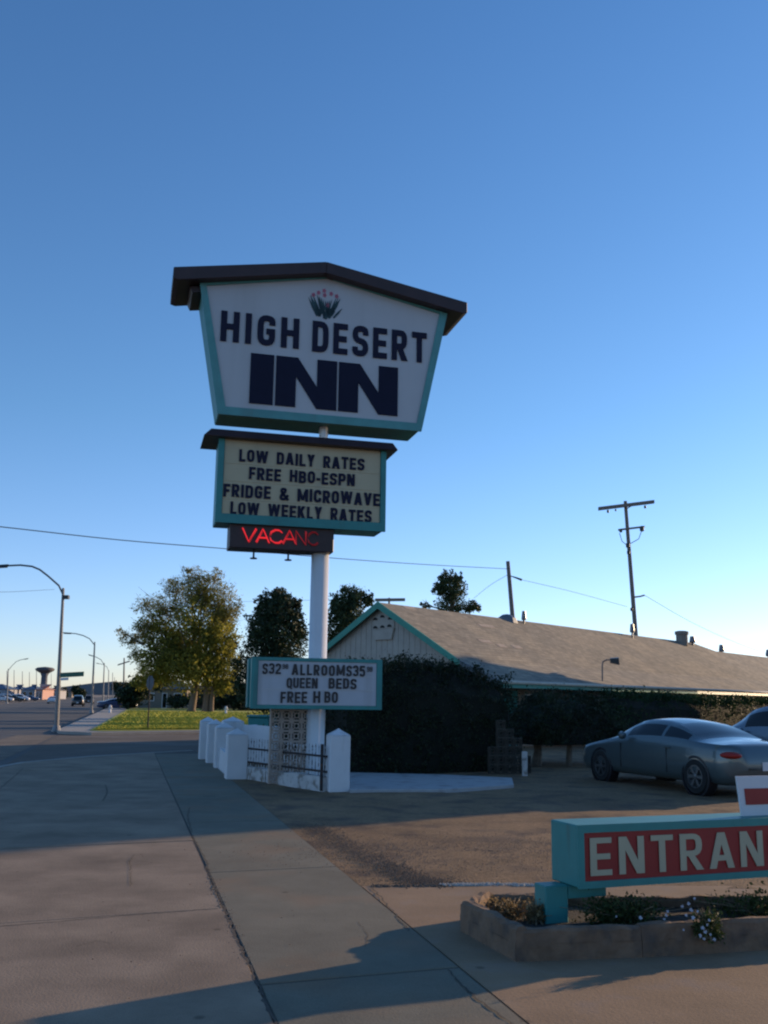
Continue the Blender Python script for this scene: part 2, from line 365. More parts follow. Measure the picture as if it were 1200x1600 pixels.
def tree(name, label, Y, trunks, blobs, size, lm, cat='tree', group=None, k=26, tight=.16, twig=.06, shell=.55, core=0.0, zfloor=.02):
    """trunks: [(px,py_base,radius_m,px_top,py_top)], blobs: [(px,py,rx_px,ry_px,n)]"""
    base = at(trunks[0][0], trunks[0][1], Y) if trunks else at(blobs[0][0], blobs[0][1], Y)
    base.z = 0
    root = empty(name, base, label, cat, group)
    pts = []; cen = []
    for (px, py, rx, ry, n) in blobs:
        c = at(px, py, Y); mpp = (Y*1.02)/FPX
        dy = RNG.uniform(-.35, .35)*rx*mpp
        c.y += dy; cen.append((c, rx*mpp))
        pts.append(clumps(c, (rx*mpp, rx*mpp*.9, ry*mpp), n, RNG, k, tight, shell))
    P = np.concatenate(pts); P = P[P[:, 2] > zfloor]
    me = leaf_mesh(P, size, RNG); cr = link('crown', me, lm, root)
    if trunks:
        for (bx_, by_, r_, tx_, ty_) in trunks:
            b0 = at(bx_, by_, Y); b0.z = -.02; b1 = at(tx_, ty_, Y)
            mid = (b0+b1)/2+Vector((RNG.uniform(-.1, .1), RNG.uniform(-.1, .1), 0))
            MB().tube([b0, b0+(b1-b0)*.08, mid, b1], [r_*1.35, r_, r_*.85, r_*.6], 8).build('trunk', M_bark, root, True)
        mb = MB(); tops = [at(t[3], t[4], Y) for t in trunks]; rt = trunks[0][2]*.5
        for c, r in cen:
            t = min(tops, key=lambda q: (q-c).length)
            mid = (t+c)/2+Vector((0, 0, (c-t).length*.06))
            mb.tube([t, mid, c], [rt, rt*.55, rt*.2], 5, False)
            for _ in range(7):
                d = Vector(RNG.normal(size=3)); d.z = abs(d.z)*.8; d.normalize()
                e = c+d*r*.85; mb.tube([mid.lerp(c, RNG.uniform(.2, 1)), (c+e)/2+Vector((0, 0, .1)), e], [rt*.22, rt*.14, rt*.05], 4, False)
        mb.build('limb', M_bark, root)
    return root

# ================================================================== GROUND
def sheet(name, pts, z, m, parent=None, thick=0.0):
    mb = MB(); P = [Vector((p[0], p[1], z)) for p in pts]
    if thick: mb.prism([p-Zv*thick for p in P], Zv*thick)
    else: mb.add(P, [tuple(range(len(P)))])
    o = mb.build(name, m, parent)
    return o
def S(o): o['kind'] = 'structure'; return o
g = S(sheet('ground', [(-9000, -500), (9000, -500), (9000, 12000), (-9000, 12000)], -.16, M_dirt))
def stp(*rs): return [(st(r, s).x, st(r, s).y) for r, s in rs]
S(sheet('road', stp((-20.5, -40), (-2.95, -40), (-2.95, 900), (-20.5, 900)), -.145, M_asph))
S(sheet('cross_street', stp((-2.95, 22.0), (90, 22.0), (90, 48.6), (-2.95, 48.6)), -.141, M_asph2))
S(sheet('shoulder', stp((-6.2, 4), (-3.56, 4), (-3.0, 46.0), (-4.6, 46.0)), -.1385, mat('dusty_shoulder', (.13, .098, .07), .95, var=.25, scale=1.2, grain=.4, stain=((.07, .055, .042), .8, .5, .7))))
# gutter pan along the kerb
S(sheet('gutter', stp((-3.55, -40), (-2.95, -40), (-2.95, 24), (-3.55, 24)), -.137, M_kerb))
# pavement with individually cut slabs
pave = MB().add([(*p, -.006) for p in stp((-2.93, -8), (2.12, -8), (2.12, 31), (-.9, 27.9), (-2.35, 25.6), (-2.93, 23.2))], [(0, 1, 2, 3, 4, 5)]).build('pavement', M_joint)
S(pave)
def slab(poly, m, name='slab', z=0.0, par=None, thick=.15, inset=.008):
    c = sum((Vector((*p, 0)) for p in poly), Vector())/len(poly)
    q = []
    for p in poly:
        d = (c-Vector((*p, 0))); q.append(((p[0]+d.normalized().x*inset*1.4), (p[1]+d.normalized().y*inset*1.4)))
    mb = MB(); P = [Vector((x, y, z-thick)) for x, y in q]; mb.prism(P, Zv*thick)
    me_o = mb.build(name, m, par, bevel=.006); return me_o
ls = [(-8, 0.2), (0.2, 4.2), (4.2, 7.98), (7.98, 11.7), (11.7, 15.4), (15.4, 19.2), (19.2, 23.1)]
sk = .17
for i, (a, b) in enumerate(ls):
    slab(stp((-2.92, a-sk*2), (.84, a+sk), (.84, b+sk), (-2.92, b-sk*2)), M_conc, z=random.uniform(-.004, .003), par=pave, inset=.010)
slab(stp((-2.92, 22.76), (.84, 23.27), (.84, 29.8), (-.9, 27.9), (-2.35, 25.6)), M_conc, par=pave)
for a, b in [(-8, 2.3), (2.3, 6.02), (6.02, 9.75), (9.75, 13.5), (13.5, 17.2), (17.2, 21), (21, 24.8), (24.8, 29.2)]:
    slab(stp((.846, a), (2.12, a+.12), (2.12, b+.12), (.846, b)), M_conc2, z=random.uniform(-.003, .002), par=pave)
# kerb stone line of the pavement
mb = MB(); kp = [st(-2.99, -8), st(-2.99, 23.2), st(-2.4, 25.7), st(-.95, 28.05), st(2.0, 31.15)]
for p, q in zip(kp[:-1], kp[1:]):
    d = (q-p).normalized(); nrm = Vector((-d.y, d.x, 0))
    mb.box((p+q)/2+Zv*-.07, (q-p)/2, nrm*.07, Zv*.072)
S(mb.build('kerb', M_kerb))
def crack(pix, wd):
    P = [gnd(*q, .0015) for q in pix]; pts = []
    for a, b in zip(P[:-1], P[1:]):
        n = max(2, int((b-a).length/.04))
        for i in range(n): pts.append(a.lerp(b, i/n)+Vector((random.uniform(-.012, .012), random.uniform(-.012, .012), 0)))
    pts.append(P[-1]); vs = []; fs = []
    for i, p in enumerate(pts):
        d = (pts[min(i+1, len(pts)-1)]-pts[max(0, i-1)]).normalized(); nn = Vector((-d.y, d.x, 0))*wd*random.uniform(.3, 1.2); vs += [p+nn, p-nn]
    return vs, [(2*i, 2*i+1, 2*i+3, 2*i+2) for i in range(len(pts)-1)]
mbc = MB()
for pix, wd in [([(300, 1305), (322, 1345), (335, 1385), (352, 1425), (372, 1475), (395, 1520), (410, 1555)], .011), ([(0, 1447), (90, 1440), (200, 1430), (340, 1420)], .009), ([(205, 1385), (203, 1345), (210, 1335)], .004),
                ([(160, 1252), (168, 1238), (165, 1226)], .010), ([(150, 1347), (215, 1345), (240, 1347)], .004), ([(0, 1232), (30, 1206), (36, 1200)], .008), ([(700, 1515), (745, 1560), (800, 1600)], .008), ([(95, 1398), (140, 1396)], .003), ([(410, 1560), (425, 1585), (432, 1600)], .011), ([(120, 1478), (150, 1470), (175, 1474)], .003), ([(560, 1440), (575, 1462), (570, 1480)], .0025), ([(300, 1300), (293, 1275), (296, 1262)], .008), ([(640, 1455), (600, 1408), (581, 1386)], .008)]:
    v_, f_ = crack(pix, wd); mbc.add(v_, f_)
o = mbc.build('crack', M_joint, pave); o['kind'] = 'stuff'
# driveway apron and the worn lot
apr = MB().add([(*p, -.014) for p in [(2.3, -8), (40, -8), (40, 9.2), (-.06, 9.1), (.0, 8.6)]], [(0, 1, 2, 3, 4)])
apr = MB().prism([Vector((p[0], p[1], -.15)) for p in stp((2.13, -8), (40, -8))+[(40, 11.5), (2.2, 9.3)]+stp((2.13, 8.86))], Zv*.145).build('driveway_apron', M_apron); S(apr)
lot = MB()
n0, n1 = 90, 60
def lotz(x, y): return -.012+.012*math.sin(x*1.7+y*.6)*math.sin(y*1.3)+.006*math.sin(x*5.1)*math.cos(y*4.3)
# lot surface as a gently uneven sheet right of the pavement
V_ = []; F_ = []
c0, c1 = stp((2.12, 8.8))[0], stp((2.12, 30.9))[0]
for j in range(n1+1):
    t = j/n1; L0 = Vector((*c0, 0)).lerp(Vector((*c1, 0)), t); R0 = Vector((45, 11.4, 0)).lerp(Vector((45, 60, 0)), t)
    for i in range(n0+1):
        p = L0.lerp(R0, (i/n0)**1.7); V_.append((p.x, p.y, lotz(p.x, p.y)))
for j in range(n1):
    for i in range(n0): F_.append((j*(n0+1)+i, j*(n0+1)+i+1, (j+1)*(n0+1)+i+1, (j+1)*(n0+1)+i))
S(lot.add(V_, F_).build('parking_lot', M_lot, None, True))
# loose gravel and broken kerb bits between pavement and lot
def gravel(name, label, path, width, n, smin, smax, m, zc=0.0):
    mb = MB()
    for _ in range(n):
        t = random.random()*(len(path)-1); i = int(t); p = Vector(path[i]).lerp(Vector(path[i+1]), t-i)
        p = p+Vector((random.gauss(0, width), random.gauss(0, width), 0)); s = random.uniform(smin, smax)
        vs = [p+Vector((random.uniform(-1, 1)*s*k[0], random.uniform(-1, 1)*s*.3+s*k[1], zc+k[2]*s)) for k in ((1, 1, 0), (-1, 1, 0), (-1, -1, 0), (1, -1, 0))]
        vs = [p+Vector((s, 0, zc-.004)), p+Vector((random.uniform(-.3, .3)*s, s*.9, zc-.004)), p+Vector((-s, 0, zc-.004)), p+Vector((0, -s*.8, zc-.004)), p+Vector((random.uniform(-.4, .4)*s, random.uniform(-.4, .4)*s, zc+s*.65))]
        mb.add(vs, [(0, 1, 4), (1, 2, 4), (2, 3, 4), (3, 0, 4)])
    o = mb.build(name, m); setp(o, label, 'gravel', kind='stuff'); return o
M_grav = mat('dark_gravel', (.13, .095, .07), .95, var=.4, scale=30)
M_grav2 = mat('brown_gravel', (.22, .15, .105), .95, var=.35, scale=25)
gp = [gnd(462, 1290), gnd(500, 1318), gnd(560, 1350), gnd(600, 1375), gnd(655, 1382)]
gravel('loose_gravel', 'dark loose gravel along the worn strip beside the pavement', [p+Vector((.22, .12, 0)) for p in gp], .13, 2600, .004, .013, M_grav)
gravel('loose_gravel', 'brown loose gravel scattered over the sunlit lot surface', [gnd(520, 1330), gnd(700, 1330), gnd(860, 1320)], .6, 2400, .004, .011, M_grav2)
M_rub = mat('pale_rubble', (.42, .38, .33), .9, var=.3, scale=30)
gravel('broken_kerb', 'pale broken kerb rubble between the lot and the driveway apron', [gnd(690, 1383), gnd(735, 1382), gnd(790, 1382), gnd(860, 1383)], .018, 420, .008, .030, M_rub)
gravel('broken_kerb', 'dark crumbled edge of the lot left of the pale rubble', [gnd(585, 1384), gnd(640, 1384), gnd(700, 1383)], .02, 260, .006, .022, M_grav)
gravel('loose_gravel', 'crumbs of broken concrete along the long pavement joint', [gnd(330, 1370), gnd(345, 1405), gnd(365, 1455), gnd(385, 1500)], .03, 260, .003, .010, M_grav2)
rg2 = random.Random(11)
mbl = MB()
for _ in range(420):
    p = st(rg2.uniform(-3, 2.1), 4.5+abs(rg2.gauss(0, 8)), .004); s_ = rg2.uniform(.004, .011); mbl.add([p+Vector((rg2.uniform(-1, 1)*s_, rg2.uniform(-1, 1)*s_, rg2.uniform(0, .006))) for _ in range(4)], [(0, 1, 2), (0, 2, 3), (0, 1, 3), (1, 2, 3)])
o = mbl.build('litter', M_grav2); setp(o, 'small pebbles and bits of dry leaf strewn over the pavement', 'litter', kind='stuff')
# far side: cross-street kerb, lawn
lawnp = [(-13.6, 46.0), (-12.8, 45.3), (-7.3, 50.2), (14, 56), (60, 90), (60, 200), (-40, 200), (-31, 120)]
S(sheet('far_pavement', [(-15.2, 46.2), (-14.6, 44.8), (-12.9, 43.9), (-6.8, 49.3), (15, 55), (15, 57), (60, 90), (60, 205), (-55, 205)], -.005, M_kerb, thick=.13))
M_lawnedge = M_grass
lw = sheet('lawn', lawnp, .02, M_grass, thick=.02); S(lw)
# blades on the near edge and across the lawn
def blades(n, region, h, seed):
    rg = np.random.default_rng(seed); P = []
    while len(P) < n:
        q = rg.uniform(0, 1, 2); a = Vector((*region[0], 0)).lerp(Vector((*region[1], 0)), q[0]); b = Vector((*region[3], 0)).lerp(Vector((*region[2], 0)), q[0])
        c = a.lerp(b, q[1]**1.6); P.append((c.x, c.y, .02))
    P = np.array(P); ang = rg.uniform(0, 6.28, n); hh = rg.uniform(.5, 1.2, n)*h; wv = np.stack([np.cos(ang), np.sin(ang), 0*ang], 1)*.05
    top = P+np.stack([rg.normal(0, .05, n), rg.normal(0, .05, n), hh], 1)
    q = np.stack([P-wv, P+wv, top], 1).reshape(-1, 3)
    me = bpy.data.meshes.new('grass'); me.from_pydata(q.tolist(), [], np.arange(3*n).reshape(-1, 3).tolist()); return me
go = link('grass_blades', blades(30000, [(-13.4, 46.2), (-7.4, 50.4), (2, 100), (-27, 105)], .10, 3), M_grass)
setp(go, 'sunlit yellow green mown grass of the corner lawn', 'grass', kind='stuff')
# dirt verge and far parking lot across the road
S(sheet('far_parking', stp((-21.5, 170), (-90, 150), (-150, 700), (-21.5, 700)), -.13, M_asph2))
S(sheet('verge', stp((-20.5, 60), (-60, 60), (-60, 165), (-20.5, 165)), -.132, mat('verge_dirt', (.30, .22, .17), .95, var=.2, scale=.3)))
# distant hills
def ridge_strip(name, Y, prof, m):
    mb = MB(); top = [at(px, py, Y) for px, py in prof]; n = len(top)
    vs = top + [Vector((p.x, p.y, -2)) for p in top] + [Vector((p.x*1.25, p.y*1.25, -2)) for p in top]
    fs = [(i, i+1, n+i+1, n+i) for i in range(n-1)] + [(i, i+1, 2*n+i+1, 2*n+i) for i in range(n-1)]
    return S(mb.add(vs, fs).build(name, m, None, True))
M_hill = mat('distant_scrub', (.14, .14, .15), 1, var=.15, scale=.01)
ridge_strip('far_hills', 4500, [(-900, 1066), (-400, 1070), (-60, 1074), (20, 1079), (60, 1078), (100, 1073), (140, 1068), (175, 1065), (215, 1067), (260, 1071), (330, 1077), (420, 1079), (560, 1081), (900, 1085), (1400, 1092), (2200, 1098)], M_hill)

# ================================================================== MAIN POLE SIGN
PB = Vector((-1.24, 19.5, 0)); u_, n_ = U, V
def sp(s, off, z): return PB+U*s-V*off+Zv*z           # sign plane: s across, off towards the camera, z up
sign = empty('motel_sign', PB, 'tall white pole carrying the big motel name sign, marquee, neon box and price board', 'pole sign')
MB().lathe(sp(-.055, 0, 0), [(.30, -.02), (.30, .06), (.185, .07), (.183, 4.60), (.10, 4.61)], 24).build('lower_pole', M_pole, sign, True)
MB().lathe(sp(-.055, 0, 4.61), [(.095, 0), (.095, 5.3)], 16).build('upper_pole', M_pole, sign, True)
for o in (sign.children): 
    for p in o.data.polygons: p.use_smooth = abs(p.normal.z) < .5
def sprism(pts, o0, o1): return MB().prism([sp(s, o0, z) for s, z in pts], -V*(o1-o0))
C = -.13
# big cabinet
cab = sprism([(C-2.15, 7.23), (C+2.08, 7.23), (C+2.66, 9.95), (C, 10.47), (C-2.64, 9.97)], -.54, .36).build('name_cabinet', M_teal, sign, bevel=.02)
# raised retainer frame made of bars, recessed white face inside
inner = [(C-2.02, 7.38), (C+2.0, 7.38), (C+2.50, 9.90), (C, 10.40), (C-2.52, 9.92)]
outer = [(C-2.17, 7.21), (C+2.10, 7.21), (C+2.68, 9.96), (C, 10.49), (C-2.66, 9.98)]
mb = MB()
for i in range(5):
    j = (i+1) % 5; mb.prism([sp(*[outer[i][0], .361, outer[i][1]]), sp(outer[j][0], .361, outer[j][1]), sp(inner[j][0], .361, inner[j][1]), sp(inner[i][0], .361, inner[i][1])], -V*.05)
mb.build('retainer_frame', M_teal2, cab)
face = sprism([(s, z) for s, z in inner], .362, .372).build('name_face', M_face, cab)
# roof-like hood: two sloping slabs meeting at the apex
mb = MB(); hs, ht, hb = 3.13, .30, .62; hk = .78; hc = -.2
for sg in (-1, 1):
    mb.prism([sp(hc, -hk, 10.67), sp(hc, -hk, 10.41), sp(hc+sg*(hs-.10), -hk, 9.87), sp(hc+sg*hs, -hk, 9.90), sp(hc+sg*hs, -hk, 10.14)], -V*(hk+hb))
mb.build('hood', M_brown, cab, bevel=.012)
mb = MB()
for sg in (-1, 1):
    mb.prism([sp(hc, -.66, 10.36), sp(hc, -.66, 10.2), sp(hc+sg*2.72, -.66, 9.76), sp(hc+sg*2.78, -.66, 9.88)], -V*1.0)
mb.build('hood_soffit', M_brown, cab)
write('HIGH', -2.32, -.70, 8.76, 9.42, PB, A_ST, .385, M_purp, cab, t=.19, gap=.19)
write('DESERT', -.42, 2.08, 8.74, 9.42, PB, A_ST, .385, M_purp, cab, t=.19, gap=.17)
# INN: heavy block letters
def poly_letter(pts, o0, d, m, par): sprism(pts, o0, o0+d).build('letter', m, par)
zt, zb = 8.57, 7.50
poly_letter([(-1.68, zb), (-1.20, zb), (-1.20, zt), (-1.68, zt)], .375, .02, M_navy, cab)
for x0 in (-1.155, .165):
    w_ = 1.28
    poly_letter([(x0, zb), (x0+.42, zb), (x0+.42, zb+.66), (x0+.86, zb), (x0+w_, zb), (x0+w_, zt), (x0+w_-.42, zt), (x0+w_-.42, zt-.60), (x0+.45, zt), (x0, zt)], .375, .02, M_navy, cab)
# small cactus-like emblem printed above the name
mbg = MB(); mbr = MB()
def fin(mb, s0, z0, s1, z1, wd):
    d = Vector((s1-s0, 0, z1-z0)); L = d.length; d.normalize(); pn = Vector((d.z, 0, -d.x))
    pts = [(s0-pn.x*wd*.4, z0-pn.z*wd*.4), (s0+pn.x*wd*.4, z0+pn.z*wd*.4), ((s0+s1)/2+pn.x*wd*.6, (z0+z1)/2+pn.z*wd*.6), (s1, z1), ((s0+s1)/2-pn.x*wd*.6, (z0+z1)/2-pn.z*wd*.6)]
    mb.prism([sp(a, .374, b) for a, b in pts], -V*.008)
bs = -.16
er = random.Random(4)
for k in range(17):
    f_ = k/16; s1 = -.37+.74*f_; z1_ = 9.98+.07*math.sin(f_*9)-.10*abs(f_-.45)
    s0 = s1*.42+er.uniform(-.03, .03); z0_ = 9.52+er.uniform(0, .12)
    if er.random() < .3: z1_ -= .18
    fin(mbg, s0+bs, z0_, s1+bs, z1_, er.uniform(.035, .07))
for (s_, z_, wd) in [(.10, 9.60, .12), (.16, 9.66, .1), (-.10, 9.62, .09), (.03, 9.57, .1)]: fin(mbg, s_+bs-.04, z_-.08, s_+bs+.03, z_+.14, wd)
for (s_, z) in [(-.15, 10.06), (-.03, 10.12), (.12, 10.07), (-.26, 10.0), (.24, 10.03), (-.02, 10.02), (.05, 9.80)]:
    for k in range(5):
        t = k*1.257; fin(mbr, s_+bs, z, s_+bs+.05*math.cos(t), z+.06*math.sin(t), .035)
mbg.build('emblem', M_logo_g, cab); eo = mbr.build('emblem_flower', M_logo_r, cab); eo['kind'] = 'stuff'

# marquee with amenities
mq = MB().prism([sp(-2.23, -.42, 5.03), sp(1.19, -.42, 5.03), sp(1.19, -.42, 6.76), sp(-2.23, -.42, 6.76)], -V*.78).build('amenities_cabinet', M_teal2, sign, bevel=.015)
mb = MB()
for (a, b, c, d) in [(-2.25, -2.13, 5.01, 6.74), (1.10, 1.21, 5.01, 6.74), (-2.13, 1.10, 5.01, 5.19)]:
    mb.prism([sp(a, .361, c), sp(b, .361, c), sp(b, .361, d), sp(a, .361, d)], -V*.05)
mb.build('retainer_frame', M_teal, mq)
sprism([(-2.12, 5.20), (1.09, 5.20), (1.09, 6.74), (-2.12, 6.74)], .362, .372).build('amenities_face', M_cream, mq)
for z in (5.49, 5.86, 6.22): sprism([(-2.12, z), (1.09, z), (1.09, z+.012), (-2.12, z+.012)], .373, .381).build('letter_track', M_cream, mq)
def frustum(s0, s1, o, z0, S0, S1, O, z1):
    a = [sp(s0, -o, z0), sp(s1, -o, z0), sp(s1, o, z0), sp(s0, o, z0)]; b = [sp(S0, -O, z1), sp(S1, -O, z1), sp(S1, O, z1), sp(S0, O, z1)]
    return MB().add(a+b, [(3, 2, 1, 0), (4, 5, 6, 7)]+[(i, (i+1) % 4, (i+1) % 4+4, i+4) for i in range(4)])
frustum(-2.56, 1.42, .58, 6.71, -2.41, 1.34, .45, 6.89).build('hood', M_brown, mq, bevel=.01)
for t, s0, s1, z0, z1 in [('LOW DAILY RATES', -1.83, .75, 6.27, 6.52), ('FREE HBO-ESPN', -1.62, .55, 5.92, 6.17), ('FRIDGE & MICROWAVE', -2.11, 1.085, 5.54, 5.80), ('LOW WEEKLY RATES', -1.96, .92, 5.185, 5.44)]:
    write(t, s0, s1, z0, z1, PB, A_ST, .385, M_purp, mq, t=.2, gap=.12, space=.55, dz=.008)

# neon vacancy box
vb = MB().prism([sp(-1.94, -.26, 4.54), sp(.16, -.26, 4.54), (sp(.16, -.26, 5.02)), sp(-1.94, -.26, 5.02)], -V*.56).build('vacancy_box', M_brown, sign, bevel=.012)
M_n = [emis('neon_bright', (1.0, .03, .04), .62), emis('neon_mid', (1.0, .03, .04), .36), emis('neon_dim', (1, .03, .04), .14), emis('neon_dark', (1, .03, .04), .04)]
STK = {'V': [[(0, 1), (.45, 0), (.95, 1)]], 'A': [[(0, 0), (.5, 1), (1, 0)], [(.2, .35), (.8, .35)]],
       'C': [[(.9+.0, .82), (.7, .97), (.42, .98), (.15, .82), (.04, .5), (.15, .18), (.42, .02), (.7, .03), (.92, .2)]],
       'N': [[(0, 0), (0, 1), (.85, 0), (.85, 1)]], 'Y': [[(0, 1), (.45, .5), (.45, 0)], [(.9, 1), (.45, .5)]]}
x = -1.70
for ch, wd, lv in [('V', .30, 0), ('A', .27, 0), ('C', .30, 0), ('A', .28, 1), ('N', .25, 2), ('C', .25, 3)]:
    mb = MB()
    for o2 in ((0, .325),):
        for path in STK[ch]:
            mb.tube([sp(x+px_*wd*.95+.0*py_, .33, 4.67+py_*.27) for px_, py_ in path], .013, 6)
            mb.tube([sp(x+px_*wd*.95+.018, .33, 4.655+py_*.27) for px_, py_ in path], .008, 5)
    mb.build('neon_letter', M_n[lv], vb); x += wd*.93
for s in (-1.42, -.72):
    mb = MB(); mb.lathe(sp(s, 0.02, 4.36), [(.0, 0), (.075, .01), (.075, .03), (.02, .045), (.02, .19)], 10); mb.build('hanging_stud', M_black, vb)

# price board: two slim cabinets, one each side of the pole
for k, (o0, o1) in enumerate([(.20, .40), (-.42, -.22)]):
    pb = sprism([(-1.41, 1.44), (1.17, 1.44), (1.17, 2.40), (-1.41, 2.40)], o0, o1).build('price_cabinet', M_teal, sign, bevel=.012)
    if k == 0:
        mb = MB()
        for (a, b, c, d) in [(-1.42, -1.29, 1.43, 2.41), (1.07, 1.18, 1.43, 2.41), (-1.29, 1.07, 1.43, 1.50), (-1.29, 1.07, 2.345, 2.41)]:
            mb.prism([sp(a, .401, c), sp(b, .401, c), sp(b, .401, d), sp(a, .401, d)], -V*.03)
        mb.build('retainer_frame', M_teal, pb)
        sprism([(-1.285, 1.505), (1.065, 1.505), (1.065, 2.34), (-1.285, 2.34)], .402, .409).build('price_face', M_mface, pb)
        for z in (1.795, 2.062): sprism([(-1.225, z), (1.035, z), (1.035, z+.012), (-1.225, z+.012)], .41, .418).build('letter_track', M_face, pb)
        Q = PB
        kw = dict(t=.19, gap=.13, dz=.006)
        write('S32', -1.21, -.85, 2.085, 2.29, PB, A_ST, .42, M_black, pb, **kw)
        write('98', -.82, -.71, 2.19, 2.285, PB, A_ST, .42, M_black, pb, t=.13, gap=.16)
        write('ALLROOM', -.64, .42, 2.075, 2.285, PB, A_ST, .42, M_black, pb, t=.19, gap=.16, dz=.006)
        write('S35', .45, .83, 2.07, 2.285, PB, A_ST, .42, M_black, pb, **kw)
        write('98', .87, .98, 2.17, 2.27, PB, A_ST, .42, M_black, pb, t=.13, gap=.16)
        write('QUEEN', -.73, -.12, 1.83, 2.03, PB, A_ST, .42, M_black, pb, **kw)
        write('BEDS', .10, .66, 1.825, 2.03, PB, A_ST, .42, M_black, pb, **kw)
        write('FREE', -.84, -.32, 1.545, 1.76, PB, A_ST, .42, M_black, pb, **kw)
        write('H', -.20, -.06, 1.55, 1.775, PB, A_ST, .42, M_black, pb, **kw)
        write('BO', .02, .29, 1.555, 1.77, PB, A_ST, .42, M_black, pb, **kw)
MB().bx(-.14, .03, -.21, .19, 1.7, 2.1, PB, A_ST).build('bracket', M_black, sign)

# ================================================================== WALLED BED AROUND THE POLE
def pier(p, w_, h, label, a=A_ST, grp='white piers of the walled bed under the pole sign'):
    t = empty('pier', p, label, 'pier', grp)
    MB().bx(-w_/2, w_/2, -w_/2, w_/2, -.02, h, p, a).build('pier_shaft', M_white, t, bevel=.015)
    u, n = frame(a); b = [p+u*x_*w_*.51+n*y_*w_*.51+Zv*(h+.002) for x_, y_ in ((-1, -1), (1, -1), (1, 1), (-1, 1))]
    MB().add(b+[p+u*x_*w_*.09+n*y_*w_*.09+Zv*(h+.10) for x_, y_ in ((-1, -1), (1, -1), (1, 1), (-1, 1))]+[p+Zv*(h+.13)],
             [(3, 2, 1, 0)]+[(i, (i+1) % 4, (i+1) % 4+4, i+4) for i in range(4)]+[(4, 5, 8), (5, 6, 8), (6, 7, 8), (7, 4, 8)]).build('pier_cap', M_white, t, bevel=.008)
    return t
p_right = gnd(526, 1237); p_left = gnd(366, 1217)+Vector((0, .15, 0))
p_right = p_right+Vector((0, .2, 0))
pier(p_right, .38, .98, 'white pier with pointed cap right of the pole, beside the dark hedge')
pier(p_left, .42, .88, 'nearest white pier of the left row, at the end of the iron railing')
pier(gnd(346, 1200)+Vector((0, .2, 0)), .42, .92, 'second white pier of the left row, counting away from the camera')
pier(gnd(332, 1192)+Vector((0, .2, 0)), .40, .95, 'third white pier of the left row, counting away from the camera')
pier(gnd(320, 1186)+Vector((0, .2, 0)), .40, .98, 'farthest white pier of the left row beside the cross street')
p_back = at(361, 1190, 26.2); p_back.z = 0
pier(p_back, .55, 1.0, 'broad white pier at the back corner of the bed')
def lowwall(name, label, p, q, th, h, m, cat='wall'):
    d = (q-p); L = d.length; d.normalize(); nn = Vector((-d.y, d.x, 0)); mb = MB(); k = max(2, int(L/.25))
    vs = []; 
    for i in range(k+1):
        c = p+d*(L*i/k)
        for (sx, z) in ((-1, -.02), (1, -.02), (1, h), (-1, h)):
            vs.append(c+nn*sx*th/2+Zv*(z+(random.uniform(-.015, .015) if z > 0 else 0))+nn*random.uniform(-.008, .008))
    fs = [(3, 2, 1, 0), (4*k, 4*k+1, 4*k+2, 4*k+3)]
    for i in range(k):
        for j in range(4): fs.append((4*i+j, 4*i+(j+1) % 4, 4*i+4+(j+1) % 4, 4*i+4+j))
    o = mb.add(vs, fs).build(name, m); return setp(o, label, cat)
lowwall('low_wall', 'rough whitish stucco low wall under the iron railing between two piers', p_left+U*.22, p_right-U*.20, .16, .24, M_stucco)
lowwall('low_wall', 'white stucco back wall of the bed behind the railing', p_back+Vector((.28, 0, 0)), at(432, 1190, 24.6)*1.0+Vector((0, 0, -at(432, 1190, 24.6).z)), .18, .92, M_white)
pl4 = gnd(320, 1186)+Vector((0, .2, 0))
lowwall('low_wall', 'low white wall between the farthest piers of the left row', pl4+Vector((.2, 0, 0)), p_back-Vector((.3, 0, 0)), .15, .62, M_white)
lowwall('low_wall', 'low white wall between the nearest piers of the left row', p_left+(-U*.05+V*.25), gnd(346, 1200)+Vector((0, 0, 0)), .15, .45, M_white)
wk = [gnd(*q) for q in [(546, 1238), (700, 1237), (803, 1230), (800, 1219), (700, 1214), (546, 1210)]]
S(MB().prism([p-Zv*.05 for p in wk], Zv*.10).build('painted_path', mat('pale_path', (.36, .36, .36), .9, var=.15, scale=3, stain=((.22, .2, .19), 3, .5, .7)), bevel=.01))
# iron railing
M_picket = mat('chipped_white_paint', (.5, .49, .48), .8, var=.2, scale=15, stain=((.08, .05, .04), 14, .5, .6))
rl = empty('iron_railing', (p_left+p_right)/2, 'rusty low iron railing between the white piers below the price board', 'railing')
a0 = p_left+U*.22; a1 = p_right-U*.2; d = a1-a0; L = d.length
for z in (.60, .33): MB().tube([a0+Zv*z, a1+Zv*z], .022, 6).build('rail', M_iron, rl)
pk = None
for i in range(27):
    t = (i+.5)/27; b = a0+d*t; h = .70 if i % 4 else .78
    if pk is None:
        pk = bpy.data.meshes.new('picket'); q = MB(); q.bx(-.007, .007, -.007, .007, .0, .52); q.add([(-.016, 0, .52), (.016, 0, .52), (0, .006, .60), (0, -.006, .52)], [(0, 1, 2), (1, 3, 2), (3, 0, 2), (0, 3, 1)])
        pk.from_pydata(q.v, [], q.f)
    o = link('picket', pk, M_picket, rl); o.location = b+Zv*(.22)-wloc(rl); o.rotation_euler.z = A_ST
# heavier gate-like post by the right pier
MB().bx(-.025, .025, -.025, .025, .0, .82, p_right-U*.30-V*.02, A_ST).build('railing_post', M_iron, rl)

